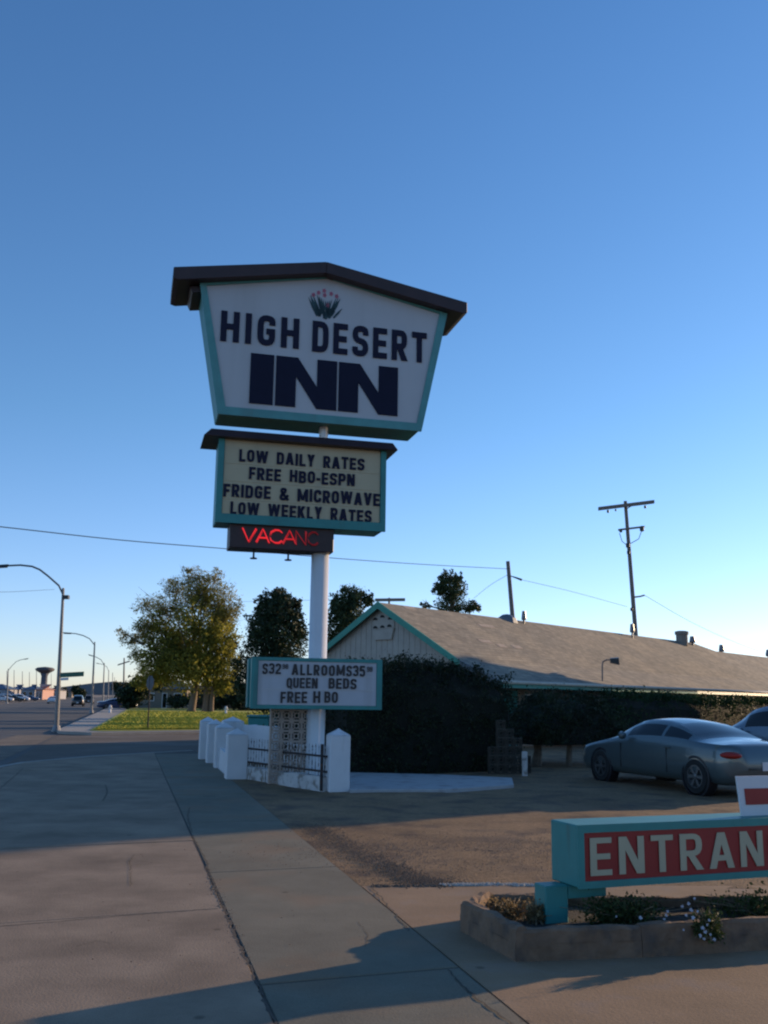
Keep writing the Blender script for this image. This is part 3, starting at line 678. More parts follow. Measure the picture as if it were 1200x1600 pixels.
# breeze block screens
def block_mesh(w_=.195, th=.12):
    me = bpy.data.meshes.new('screen_block'); mb = MB(); h = w_/2; t = .016
    X, Y, Z = Vector((1, 0, 0)), Vector((0, 1, 0)), Zv
    for sx in (-1, 1): mb.box((sx*(h-t/2), 0, 0), X*t/2, Y*th/2, Z*h)
    for sz in (-1, 1): mb.box((0, 0, sz*(h-t/2)), X*(h-t), Y*th/2, Z*t/2)
    n = 12; ri, ro = h*.40, h*.58
    vs = []
    for k in range(n):
        c, s = math.cos(2*math.pi*k/n), math.sin(2*math.pi*k/n)
        vs += [(ri*c, -th*.42, ri*s), (ro*c, -th*.42, ro*s), (ro*c, th*.42, ro*s), (ri*c, th*.42, ri*s)]
    mb.add(vs, [(4*k+j, 4*((k+1) % n)+j, 4*((k+1) % n)+(j+1) % 4, 4*k+(j+1) % 4) for k in range(n) for j in range(4)])
    for sx in (-1, 1):
        for sz in (-1, 1):
            c = Vector((sx*h*.66, 0, sz*h*.66)); a = Vector((sx, 0, sz)).normalized(); mb.box(c, a*h*.32, Y*th*.4, Vector((-sz, 0, sx)).normalized()*t*.55)
    me.from_pydata(mb.v, [], mb.f); return me
BM = block_mesh()
sc_ = empty('block_screen', sp(-.6, -.05, 0), 'tall pinkish breeze block screen standing left of the sign pole', 'block screen')
for i in range(4):
    for j in range(8):
        o = link('screen_block', BM, M_block, sc_); o.location = sp(-.84+.2*i, -.02, .1+.2*j)-wloc(sc_); o.rotation_euler.z = A_ST
MB().prism([sp(-.965, .05, 0), sp(-.945, .05, 0), sp(-.945, .05, 1.62), sp(-.965, .05, 1.62)], V*.14).build('edge_strip', M_block, sc_)
sb = at(796, 1208, 22.8); sb.z = 0
sc2 = empty('block_screen', sb, 'small stepped breeze block screen in the gap between the dark hedges', 'block screen')
M_block2 = mat('grey_breeze_block', (.065, .055, .042), .9, var=.15, scale=8)
BM2 = BM.copy(); BM2.materials.clear(); BM2.materials.append(M_block2)
for j, (i0, i1) in enumerate([(-2, 2), (-2, 2), (-2, 1), (-1, 1), (-1, 0), (-1, -1)]):
    for i in range(i0, i1+1):
        o = link('screen_block', BM2, M_block2, sc2); o.location = Vector((.2*i, .05*i, .1+.2*j)); o.rotation_euler.z = .25
wp = at(820, 1208, 22.3); wp.z = 0
o = MB().bx(-.06, .06, -.05, .05, -.02, .52, wp).build('marker_post', M_stucco, bevel=.01); setp(o, 'short white marker post beside the small block screen', 'post')
# small dark green bin seen behind the bed, and low dry stalks in it
bn = at(412, 1128, 34); bn.z = -.1
t = empty('bin', bn, 'small green bin beyond the walled bed, left of the block screen', 'bin')
MB().add([bn+Vector((x_*.42, y_*.35, 0)) for x_, y_ in ((-1, -1), (1, -1), (1, 1), (-1, 1))]+[bn+Vector((x_*.5, y_*.42, 1.05)) for x_, y_ in ((-1, -1), (1, -1), (1, 1), (-1, 1))],
         [(3, 2, 1, 0), (4, 5, 6, 7)]+[(i, (i+1) % 4, (i+1) % 4+4, i+4) for i in range(4)]).build('body', M_teal, t, bevel=.03)
MB().bx(-.54, .54, -.46, .46, 1.06, 1.13, bn).build('lid', M_teal, t, bevel=.02)
def stalks(root_name, label, cat, c, r, n, h, m, kind='stuff', lean=.25, wd=.006):
    mb = MB()
    for _ in range(n):
        b = Vector(c)+Vector((random.gauss(0, r[0]), random.gauss(0, r[1]), 0)); hh = h*random.uniform(.4, 1.2)
        e = b+Vector((random.gauss(0, lean)*hh, random.gauss(0, lean)*hh, hh)); s = Vector((random.uniform(-1, 1), random.uniform(-1, 1), 0)).normalized()*wd
        mid = (b+e)/2+Vector((random.gauss(0, .05)*hh, 0, .03)); mb.add([b-s, b+s, mid+s, mid-s, e], [(0, 1, 2, 3), (3, 2, 4)])
    o = mb.build(root_name, m); return setp(o, label, cat, kind=kind)
M_dry = mat('dry_stalks', (.20, .15, .09), .9, var=.3, scale=20)
stalks('dry_weeds', 'dry brown weeds growing in the walled bed behind the railing', 'weeds', (a0+a1)/2+V*.7+U*.25, (.35, .25), 240, .28, M_dry)

# ================================================================== ENTRANCE SIGN AND PLANTER
A_EN = math.radians(21.0); ue, ne = frame(A_EN)
EP = Vector((1.415, 7.20, 0))
def ep(s, b, z): return EP+ue*s+ne*b+Zv*z
en = empty('entrance_sign', ep(1.1, .2, 0), 'long teal entrance sign box with ivory letters on red, standing in the planter', 'sign')
EL = 2.30; ED = .36
bx = MB().prism([ep(0, 0, .345), ep(EL, 0, .345), ep(EL, 0, .775), ep(0, 0, .775)], ne*ED).build('sign_box', M_teal, en, bevel=.008)
mb = MB()
for (a, b, c, d_) in [(-.003, .05, .342, .778), (EL-.05, EL+.003, .342, .778), (.05, EL-.05, .342, .39), (.05, EL-.05, .722, .778)]:
    mb.prism([ep(a, -.001, c), ep(b, -.001, c), ep(b, -.001, d_), ep(a, -.001, d_)], -ne*.018)
mb.build('retainer_frame', M_teal, bx)
MB().prism([ep(.05, -.001, .39), ep(EL-.05, -.001, .39), ep(EL-.05, -.001, .722), ep(.05, -.001, .722)], -ne*.004).build('sign_face', M_red, bx)
write('ENTRANCE', .10, 2.17, .425, .685, EP, A_EN, .009, M_ltr, bx, t=.15, gap=.17, depth=.006)
MB().prism([ep(-.205, .10, .02), ep(-.02, .10, .02), ep(-.02, .10, .352), ep(-.205, .10, .352)], ne*.16).build('post', M_teal, en, bevel=.006)
MB().prism([ep(-.019, .10, .26), ep(.3, .10, .26), ep(.3, .10, .343), ep(-.019, .10, .343)], ne*.16).build('bracket', M_teal, en)
MB().prism([ep(EL-.3, .10, .02), ep(EL-.12, .10, .02), ep(EL-.12, .10, .344), ep(EL-.3, .10, .344)], ne*.16).build('post', M_teal, en, bevel=.006)
# white card with red band standing on the box
cd_ = empty('notice_board', ep(1.72, .16, .77), 'small white board with a red band standing on the entrance sign', 'board')
MB().prism([ep(1.62, .15, .775), ep(2.2, .15, .775), ep(2.19, .15, 1.08), ep(1.585, .15, 1.08)], ne*.02).build('panel', M_white, cd_)
MB().prism([ep(1.66, .148, .86), ep(2.12, .148, .86), ep(2.12, .148, .985), ep(1.65, .148, .985)], -ne*.004).build('red_band', M_red, cd_)
# planter: chamfered bed of rough slabs
f0 = Vector((.60, 7.46, 0)); f1 = Vector((.89, 6.63, 0)); f2 = Vector((1.75, 6.78, 0)); f3 = Vector((3.9, 7.35, 0)); f4 = Vector((4.1, 7.98, 0)); f5 = Vector((.80, 7.92, 0))
pln = empty('planter', (f0+f3)/2, 'low brown stone edged planter around the entrance sign', 'planter')
def rough_edge(p, q, h, th, name='edging_stone', z0=-.02):
    d = q-p; L = d.length; d.normalize(); nn = Vector((-d.y, d.x, 0)); k = max(3, int(L/.07)); vs = []
    prof = [(0, z0), (0, h*.45), (.006, h*.9), (.02, h), (th-.02, h), (th, h*.9), (th, z0)]; m = len(prof)
    for i in range(k+1):
        c = p+d*(L*i/k)
        for j, (o_, z) in enumerate(prof):
            w1 = random.uniform(-.007, .007) if z > 0 else 0
            vs.append(c+nn*(o_+w1)+Zv*(z+(random.uniform(-.008, .008) if z > h*.8 else 0)))
    fs = [tuple(range(m))[::-1], tuple(range(k*m, k*m+m))]
    for i in range(k):
        for j in range(m): fs.append((i*m+j, i*m+(j+1) % m, (i+1)*m+(j+1) % m, (i+1)*m+j))
    return MB().add(vs, fs).build(name, M_stone, pln)
def edge_run(p, q, h, th, seg):
    L = (q-p).length; n = max(1, round(L/seg)); ts = [0]+sorted(min(.98, max(.02, (i+random.uniform(-.15, .15))/n)) for i in range(1, n))+[1]
    for a_, b_ in zip(ts[:-1], ts[1:]):
        rough_edge(p.lerp(q, a_+.0025/L*1), p.lerp(q, b_-.0025/L), h*random.uniform(.96, 1.04), th)
edge_run(f0, f1, .20, .09, 2.); edge_run(f1, f2, .19, .09, 2.); edge_run(f2, f3, .19, .09, 3.); edge_run(f3, f4, .18, .09, .5); edge_run(f4, f5, .17, .09, .6); edge_run(f5, f0, .19, .09, .4)
MB().add([v+Zv*.10 for v in (f0, f1, f2, f3, f4, f5)], [(0, 1, 2, 3, 4, 5)]).build('soil', M_soil, pln)
# plants
def shrublet(name, label, c, r, n, size, lm, flowers=None, stems=40, cat='plant'):
    root = empty(name, c, label, cat)
    pts = clumps(Vector(c)+Zv*r[2]*.8, r, n, RNG, 14, .22, .5); pts = pts[pts[:, 2] > .08]
    link('foliage', leaf_mesh(pts, size, RNG), lm, root)
    mb = MB()
    for _ in range(stems):
        e = Vector(c)+Vector((random.gauss(0, r[0]*.6), random.gauss(0, r[1]*.6), r[2]*random.uniform(.6, 2.0)))
        mb.tube([Vector(c)+Vector((random.gauss(0, .03), random.gauss(0, .03), .0)), (Vector(c)+e)/2+Zv*.02, e], [.004, .003, .0015], 4, False)
    mb.build('stem', M_dry, root)
    if flowers:
        for (fx, fy, fz, s) in flowers:
            q = MB(); p = Vector((fx, fy, fz)); d0 = Vector((random.uniform(-.5, .5), -1, random.uniform(0, .8))).normalized(); a = d0.cross(Zv).normalized(); b = d0.cross(a)
            for k in range(5):
                th = k*1.2566+random.random(); e = p+(a*math.cos(th)+b*math.sin(th))*s; sdd = (a*-math.sin(th)+b*math.cos(th))*s*.42; q.add([p, (p+e)/2+sdd+d0*.003, e, (p+e)/2-sdd+d0*.003], [(0, 1, 2, 3)])
            q.build('flower', M_flw, root)
    return root
M_flw = mat('white_petal', (.42, .43, .48), .6, var=.05)
L_dry = leafmat('dry_leaf', (.10, .065, .03), (.26, .18, .08), .3); L_dk = leafmat('dark_leaf', (.02, .035, .012), (.06, .08, .02), .2)
shrublet('dry_plant', 'dry brown clump at the left tip of the planter', (.98, 7.42, .10), (.20, .15, .06), 1000, .014, L_dry, cat='plant')
shrublet('dry_plant', 'dry leafy clump with gold tips touching the teal post', (1.12, 7.26, .10), (.08, .08, .08), 500, .016, L_dry)
shrublet('green_plant', 'dark leafy plants under the middle of the entrance sign', (1.75, 7.25, .10), (.35, .14, .09), 2400, .016, L_dk)
shrublet('green_plant', 'dark low plant under the right half of the entrance sign', (2.85, 7.6, .10), (.45, .15, .07), 1700, .016, L_dk)
fl = []
for (px, py) in [(838, 1392)]: pass
for (px, py) in [(1066, 1416), (1076, 1412), (1090, 1424), (1072, 1430), (1083, 1434), (1085, 1404), (1108, 1438), (1098, 1450), (1102, 1456), (1094, 1462), (1100, 1467), (1116, 1468), (1068, 1453), (1105, 1445), (1041, 1430), (1043, 1424), (1038, 1436), (1001, 1434), (963, 1432), (1110, 1460), (1080, 1422)]:
    p = at(px, py, 6.74 if px > 1050 else 6.92); fl.append((p.x, p.y, p.z, random.uniform(.008, .016)))
shrublet('flowering_plant', 'trailing plant with small white flowers spilling over the planter front', (2.22, 6.86, .10), (.12, .08, .10), 900, .014, L_dk, fl)
mbx = MB()

# ================================================================== MOTEL BUILDING
A_B = math.radians(49.6); ub, nb = frame(A_B); fr = -nb      # ub: along the ridge, fr: towards the car park
Y0 = 33.0
E0 = at(781, 1064, Y0)                                       # top of the eave corner
EZ = E0.z; EB = Vector((E0.x, E0.y, 0))
# ridge end: find depth back of the eave so that it projects to px 591
best = None
for k in range(200):
    wv = 2+k*.03; p = EB-fr*wv
    q = RM.transposed() @ Vector((p.x, p.y, 3)); px = 600+FPX*q.x/-q.z
    if best is None or abs(px-591) < best[0]: best = (abs(px-591), wv)
W = best[1]; RP = EB-fr*W; RZ = at(591, 941, RP.y).z
def bp(t, w_, z): return EB+ub*t-fr*w_+Zv*z                  # t along, w_ back from the front eave
mot = empty('motel_building', bp(15, W, 0), 'long low motel wing with tan shingle roof, teal trim and board gable', 'building')
LB = 62.0; T2 = 29.5
w1 = W*.30; z1 = EZ+(RZ-EZ)*.235                             # break between porch pitch and main pitch
wl = 2*W
th = .13
def roofslab(t0, t1, pts, name='roof', m=None):
    mb = MB(); pts_b = [(w_, z-th) for w_, z in pts[::-1]]
    mb.prism([bp(t0, w_, z) for w_, z in pts+pts_b], ub*(t1-t0)); return mb.build(name, m or M_roof, mot)
prof = [(0, EZ), (w1, z1), (W, RZ), (2*W-w1, z1), (2*W, EZ)]
roofslab(0, T2, prof)
RZ2 = RZ-.42
prof2 = [(0, EZ-.003), (w1, z1-.003), (W*.9, RZ2), (W*1.1, RZ2), (2*W-w1, z1-.003), (2*W, EZ-.003)]
roofslab(T2+.002, LB, prof2)
# hip that steps the ridge down
MB().add([bp(T2, W, RZ), bp(T2+2.2, W*.9, RZ2+.004), bp(T2+2.2, W*1.1, RZ2+.004), bp(T2, W*.72, RZ-(RZ-z1)*.4+.004), bp(T2, W*1.28, RZ-(RZ-z1)*.4+.004)], [(0, 1, 2), (0, 3, 1), (0, 2, 4)]).build('roof_hip', M_roof, mot)
# shingle course butts as fine raised lips on the front slope (each course a thin strip)
def shingles(m):
    n = m.node_tree.nodes; L = m.node_tree.links; b = n['Principled BSDF']; src = b.inputs['Base Color'].links[0].from_socket
    g_ = n.new('ShaderNodeNewGeometry'); mp = n.new('ShaderNodeMapping'); mp.inputs['Rotation'].default_value = (0, 0, -math.radians(49.6)); L.new(g_.outputs['Position'], mp.inputs['Vector'])
    sx = n.new('ShaderNodeSeparateXYZ'); cx = n.new('ShaderNodeCombineXYZ'); L.new(mp.outputs[0], sx.inputs[0]); L.new(sx.outputs['X'], cx.inputs['X'])
    mz = n.new('ShaderNodeMath'); mz.operation = 'MULTIPLY'; mz.inputs[1].default_value = 1.9; L.new(sx.outputs['Z'], mz.inputs[0]); L.new(mz.outputs[0], cx.inputs['Y'])
    bt = n.new('ShaderNodeTexBrick'); L.new(cx.outputs[0], bt.inputs['Vector']); bt.inputs['Scale'].default_value = 1; bt.inputs['Brick Width'].default_value = .34; bt.inputs['Row Height'].default_value = .17
    bt.inputs['Mortar Size'].default_value = .012; bt.inputs['Color1'].default_value = (.78, .78, .78, 1); bt.inputs['Color2'].default_value = (1.2, 1.17, 1.12, 1); bt.inputs['Mortar'].default_value = (.6, .6, .6, 1); bt.inputs['Bias'].default_value = 0
    mx = n.new('ShaderNodeMix'); mx.data_type = 'RGBA'; mx.blend_type = 'MULTIPLY'; mx.inputs['Factor'].default_value = 1; L.new(src, mx.inputs['A']); L.new(bt.outputs['Color'], mx.inputs['B']); L.new(mx.outputs['Result'], b.inputs['Base Color'])
shingles(M_roof)
M_lip = mat('shingle_edge', (.22, .19, .145), .95, var=.25, scale=6)
mb = MB(); nc = 20
for i in range(1, nc):
    f_ = i/nc; wA = w1+(W-w1)*f_; zA = z1+(RZ-z1)*f_
    mb.prism([bp(.02, wA, zA+.001), bp(.02, wA+.03, zA+.006+.018*(RZ-z1)/(W-w1)), bp(.02, wA, zA+.006)], ub*(T2-.1))
o = mb.build('shingle_course', M_lip, mot); o['kind'] = 'stuff'
# teal fascia and rake boards
M_gteal = mat('green_teal_trim', (.025, .25, .175), .5, var=.15, scale=3); M_fasc = mat('glossy_fascia', (.10, .36, .30), .30, var=.1, scale=3, coat=1.0)
MB().prism([bp(-.02, -.03, EZ-.22), bp(LB, -.03, EZ-.22), bp(LB, -.03, EZ+.01), bp(-.02, -.03, EZ+.01)], -fr*.028).build('eave_fascia', M_fasc, mot)
MB().tube([bp(.02, -.10, EZ-.03), bp(LB-.1, -.10, EZ-.03)], .058, 8).build('gutter', mat('cream_gutter', (.55, .52, .44), .35, spec=.6, coat=.3), mot, True)
for (wA, zA, wB, zB) in [(w1, z1, W, RZ), (2*W-w1, z1, W, RZ)]:
    MB().prism([bp(-.05, wA, zA+.02), bp(-.05, wB, zB+.03), bp(-.05, wB, zB-.24), bp(-.05, wA, zA-.22)], ub*.048).build('rake_board', M_gteal, mot)
MB().prism([bp(-.05, 0, EZ+.01), bp(-.05, w1-.01, z1+.01), bp(-.05, w1-.01, z1-.16), bp(-.05, 0, EZ-.18)], ub*.048).build('rake_board', mat('grey_board', (.10, .11, .12), .8), mot)
MB().prism([bp(-.05, 2*W, EZ+.01), bp(-.05, 2*W-w1+.01, z1+.01), bp(-.05, 2*W-w1+.01, z1-.16), bp(-.05, 2*W, EZ-.18)], ub*.048).build('rake_board', M_gteal, mot)
# gable boards
gz0 = at(650, 1036, bp(.4, W*.5, 0).y).z
nbd = 30; wa, wb_ = w1*.9, 2*W-w1*.9
def rz(w_):
    w2 = w_ if w_ <= W else 2*W-w_
    return (EZ+(z1-EZ)*w2/w1) if w2 < w1 else z1+(RZ-z1)*(w2-w1)/(W-w1)
bw = (wb_-wa)/nbd
for i in range(nbd):
    a_ = wa+i*bw+.008; b_ = wa+(i+1)*bw-.008; za = rz(a_)-.15; zb_ = rz(b_)-.15
    if max(za, zb_) < gz0+.06: continue
    za = max(za, gz0+.03); zb_ = max(zb_, gz0+.03)
    MB().prism([bp(.25, a_, gz0), bp(.25, b_, gz0), bp(.25, b_, zb_), bp(.25, a_, za)], ub*.03).build('board', M_board, mot)
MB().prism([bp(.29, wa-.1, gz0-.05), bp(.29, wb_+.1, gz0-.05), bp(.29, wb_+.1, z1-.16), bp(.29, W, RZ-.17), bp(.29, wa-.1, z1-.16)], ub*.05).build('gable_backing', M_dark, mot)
MB().prism([bp(.22, wa, gz0-.14), bp(.22, wb_, gz0-.14), bp(.22, wb_, gz0-.005), bp(.22, wa, gz0-.005)], ub*.06).build('gable_trim', M_wallb, mot)
# walls
wf = 1.5
MB().prism([bp(.45, wf, -.05), bp(.45, 2*W-.5, -.05), bp(.45, 2*W-.5, EZ+.1), bp(.45, W, EZ+1.0), bp(.45, wf, EZ+.1)], ub*(LB-1)).build('wall', M_wallb, mot)
# doors and windows along the shaded front
for i in range(12):
    t0 = 2.5+i*4.8
    dr = MB().prism([bp(t0, wf-.04, 0), bp(t0+.9, wf-.04, 0), bp(t0+.9, wf-.04, 2.0), bp(t0, wf-.04, 2.0)], -fr*.038).build('door', M_teal, mot)
    MB().lathe(bp(t0+.8, wf-.05, 1.0), [(.03, 0), (.03, .04)], 8, fr).build('door_handle', M_galv, dr)
    wn = MB()
    for q in [(t0+1.5, t0+1.56, .9, 1.9), (t0+3.24, t0+3.3, .9, 1.9), (t0+1.56, t0+3.24, .9, .96), (t0+1.56, t0+3.24, 1.84, 1.9), (t0+2.37, t0+2.43, .96, 1.84)]:
        wn.prism([bp(q[0], wf-.05, q[2]), bp(q[1], wf-.05, q[2]), bp(q[1], wf-.05, q[3]), bp(q[0], wf-.05, q[3])], -fr*.048)
    wn = wn.build('window', M_white, mot)
    MB().prism([bp(t0+1.56, wf-.02, .96), bp(t0+3.24, wf-.02, .96), bp(t0+3.24, wf-.02, 1.84), bp(t0+1.56, wf-.02, 1.84)], -fr*.015).build('pane', M_glass, wn)
# gable pigeon-loft vent
gv = MB()
c_ = W-.18
def gp_(w_, z, t=.2): return bp(t, w_, z)
Yg = bp(.2, W, 0).y
def gw(px, py):          # pixel -> (w, z) on the gable plane t=.2
    d = ray(px, py); o_ = bp(.2, 0, 0); nrm = ub; t = (o_.dot(nrm))/(d.dot(nrm)); q = d*t; q.z += EYE
    return (-(q-o_).dot(fr), q.z)
pts = [gw(*p) for p in [(584, 985), (616, 981), (612, 999), (586, 1000)]]
ven = MB().prism([gp_(w_, z, .16) for w_, z in pts], ub*.085).build('gable_vent', M_board, mot)
pts = [gw(*p) for p in [(583, 984), (616, 980), (614, 962), (600, 955), (585, 963)]]
MB().prism([gp_(w_, z, .22) for w_, z in pts], ub*.028).build('vent_panel', M_board, ven)
for (px, py) in [(586, 969), (597, 965), (609, 968), (586, 982), (597, 981), (608, 979.5)]:
    a_ = [gw(px+3.6*math.cos(math.pi*k/6), py-4.2*math.sin(math.pi*k/6)) for k in range(7)]
    MB().prism([gp_(w_, z, .212) for w_, z in a_], ub*.007).build('vent_hole_shade', M_dark, ven)  # near-black plates set on the panel; the holes' shade is their colour
# ridge vents, cooler, flue pipes, roof lamp
def on_ridge(px): 
    b_ = None
    for k in range(1200):
        t = k*.05; p = bp(t, W, RZ); q = RM.transposed() @ (p-Vector((0, 0, EYE))); x_ = 600+FPX*q.x/-q.z
        if b_ is None or abs(x_-px) < b_[0]: b_ = (abs(x_-px), t)
    return b_[1]
for (px, h, r, ww) in [(812, .42, .09, .8), (979, .55, .10, 1.1), (1075, .35, .15, 1.0), (1121, .5, .14, .85), (1195, .6, .18, .9)]:
    t = on_ridge(px); zr = RZ if t < T2 else RZ2
    p = bp(t, W-ww*.3, zr-.25)
    MB().lathe(p, [(r*.5, -.1), (r*.5, h*.6), (r*1.2, h*.62), (r*1.3, h*.8), (r*.9, h+.25)], 10).build('flue_pipe', M_galv, mot)
t = on_ridge(1058)
MB().lathe(bp(t, W-.3, RZ-.2), [(.34, -.1), (.34, .55), (.4, .56), (.4, .74), (.24, .78)], 16).build('roof_ventilator', M_wallb, mot)
t = on_ridge(795); MB().lathe(bp(t, W+.1, RZ-.1), [(.5, -.1), (.42, .15), (.2, .3), (.02, .33)], 12).build('roof_ventilator', M_galv, mot)
# pale patches of replaced shingles
M_pale = mat('pale_shingle', (.34, .28, .23), .95, var=.2, scale=8)
for (px, py, l) in [(640, 950, .7), (760, 978, 1.1), (758, 1002, .8), (784, 1009, .6), (808, 1011, .6), (816, 1056, .8), (770, 1060, .6)]:
    # intersect with front slope
    d_ = ray(px, py); a1_ = bp(0, w1, z1); s1_ = ub; s2_ = (bp(0, W, RZ)-a1_); nn_ = s1_.cross(s2_).normalized()
    tt = (a1_-Vector((0, 0, EYE))).dot(nn_)/d_.dot(nn_); q = d_*tt+Vector((0, 0, EYE))
    if q.z < z1+.1: continue
    e2 = s2_.normalized()*.13; nn_ = nn_ if nn_.z > 0 else -nn_
    MB().box(q+nn_*.006, ub*l/2, e2, nn_*.004).build('patch_shingle', M_pale, mot)
# roof-edge flood lamp
q0 = at(941, 1064, 39.5)
fl_ = empty('flood_lamp', q0, 'small dark flood lamp on a bent pipe above the teal eave', 'lamp')
MB().tube([q0-Zv*.25, at(941, 1040, 39.5), at(942, 1034, 39.5), at(948, 1031, 39.5), at(955, 1031, 39.4)], .03, 6).build('arm', M_galv, fl_)
MB().add([at(953, 1036, 39.5), at(953, 1028, 39.5), at(968, 1039, 39.3), at(967, 1027, 39.3), at(954, 1036, 39.0), at(954, 1029, 39.0), at(968, 1039, 38.9), at(967, 1028, 38.9)],
         [(0, 1, 3, 2), (4, 6, 7, 5), (0, 4, 5, 1), (2, 3, 7, 6), (0, 2, 6, 4), (1, 5, 7, 3)]).build('lamp_head', M_black, fl_)

# unseen stand-in block out to the right, shaped to throw the lot's long shade
OA = Vector((20.2, 34.0, 0)); A_W = math.radians(-24)
uw, nw = frame(A_W)
off_ = empty('shade_block', OA+uw*3+nw*9, 'tan stand-in block out of view right of the car park, added for its shade', 'building')
MB().prism([OA, OA+uw*6, OA+uw*6+nw*9, OA+nw*9], Zv*7.3).build('wall', M_wallb, off_)
o9 = OA+nw*9.002; MB().prism([o9, o9+uw*6, o9+uw*6+nw*11.4, o9+nw*11.4], Zv*9.2).build('wall', M_wallb, off_)
for q_, L_, z_ in ((OA, 8.9, 7.3), (o9, 11.55, 9.2)):
    MB().prism([q_-uw*.15-nw*.1+Zv*z_, q_+uw*6.15-nw*.1+Zv*z_, q_+uw*6.15+nw*L_+Zv*z_, q_-uw*.15+nw*L_+Zv*z_], Zv*.3).build('parapet', M_teal, off_)
for k in range(5):
    for z_ in (1.0, 4.6):
        q = OA+nw*(1.5+k*3.6)-uw*.04; wn = MB().prism([q+Zv*z_, q+nw*1.6+Zv*z_, q+nw*1.6+Zv*(z_+1.3), q+Zv*(z_+1.3)], uw*.03).build('window', M_glass, off_)

# ================================================================== HEDGES
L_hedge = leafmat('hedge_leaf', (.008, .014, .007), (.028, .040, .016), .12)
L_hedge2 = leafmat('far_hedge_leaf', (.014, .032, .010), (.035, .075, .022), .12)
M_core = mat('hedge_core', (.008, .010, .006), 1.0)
def hedge(name, label, base, ax, length, depth, topf, n, size, lm, z0=0.0, grp=None, cat='hedge'):
    ax = ax.normalized(); nn = Vector((-ax.y, ax.x, 0)); root = empty(name, base+ax*length/2, label, cat, grp)
    # core
    k = 24; vs = []
    for i in range(k+1):
        t = i/k; c = base+ax*length*t; h = topf(t)-.10; e = .5*depth*(.86 if 0 < i < k else .6)
        for (sx, z) in ((-1, z0), (1, z0), (1, z0+(h-z0)*.8), (.55, h), (-.55, h), (-1, z0+(h-z0)*.8)): vs.append(c+nn*sx*e*1.0+Zv*z)
    fs = [tuple(range(6))[::-1], tuple(range(6*k, 6*k+6))]+[(6*i+j, 6*i+(j+1) % 6, 6*i+6+(j+1) % 6, 6*i+6+j) for i in range(k) for j in range(6)]
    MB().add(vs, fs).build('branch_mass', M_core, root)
    m = n//18; C_ = []
    for _ in range(m):
        t = RNG.uniform(-.01, 1.01); h = topf(min(1, max(0, t))); r_ = RNG.uniform()
        if r_ < .55: o_ = -.5*depth*RNG.uniform(.86, 1.02); z = RNG.uniform(z0, h*.97)
        elif r_ < .85: o_ = RNG.uniform(-.5, .5)*depth; z = h*RNG.uniform(.95, 1.03)
        else: o_ = .5*depth; z = RNG.uniform(z0, h)
        if r_ < .2: t = RNG.choice([RNG.uniform(-.02, .01), RNG.uniform(.99, 1.02)]); o_ = RNG.uniform(-.5, .5)*depth
        if z > h*.85: o_ *= .85
        p = base+ax*length*t+nn*o_; C_.append((p.x, p.y, z))
    q = MB()
    for _ in range(int(length*16)):
        t = RNG.uniform(0, 1); p = base+ax*length*t+nn*RNG.uniform(-.45, .3)*depth+Zv*(topf(t)-.05); e = p+Vector((RNG.normal()*.07, RNG.normal()*.07, RNG.uniform(.08, .26)))
        q.tube([p, e], [.006, .002], 3, False)
        for k in range(4): C_.append(tuple(p.lerp(e, .4+.2*k)))
    q.build('sprig', M_bark, root)
    C_ = np.array(C_); m = len(C_); P = C_[RNG.integers(0, m, n)]+RNG.normal(size=(n, 3))*.075; P = P[P[:, 2] > z0]
    link('foliage', leaf_mesh(P, size, RNG), lm, root); return root
h0 = at(520, 1210, 21.6); h0.z = 0; h1 = at(782, 1212, 23.6); h1.z = 0
zt_ = lambda px, py, Y: at(px, py, Y).z
def topA(t):
    xs = [0, .12, .3, .45, .6, .78, .92, 1]; ys = [1055, 1047, 1042, 1040, 1046, 1054, 1066, 1088]
    return zt_(520+262*t, np.interp(t, xs, ys)+3*math.sin(t*37), 22.2+1.6*t)
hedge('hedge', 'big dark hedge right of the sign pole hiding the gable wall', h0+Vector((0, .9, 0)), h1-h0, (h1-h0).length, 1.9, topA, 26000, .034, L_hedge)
b0 = at(806, 1195, 25.5); b0.z = 0; b1 = at(934, 1195, 27.5); b1.z = 0
def topB(t): return zt_(806+128*t, 1090+52*abs(2*t-1)**2.4+1.5*math.sin(t*23), 26+t)
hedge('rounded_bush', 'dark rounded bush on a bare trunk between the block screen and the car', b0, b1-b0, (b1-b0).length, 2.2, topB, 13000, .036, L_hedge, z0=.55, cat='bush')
tb = at(838, 1204, 25.6); tb.z = 0
bushes = [o for o in COL.objects if o.name == 'rounded_bush'][0]
MB().tube([tb, tb+Vector((.05, 0, .4)), tb+Vector((.0, 0, .85))], [.14, .10, .12], 8).build('trunk', M_bark, bushes)
MB().tube([tb+Vector((.9, .3, 0)), tb+Vector((.95, .3, .8))], [.08, .07], 8).build('trunk', M_bark, bushes)
c0_ = bp(6.0, -.9, 0); 
def topC(t): return 1.84+.05*math.sin(t*40)+.04*math.sin(t*13)-.25*t
hedge('hedge', 'long trimmed hedge under the eave behind the parked cars', c0_, ub, 26, 1.2, topC, 30000, .05, L_hedge2)

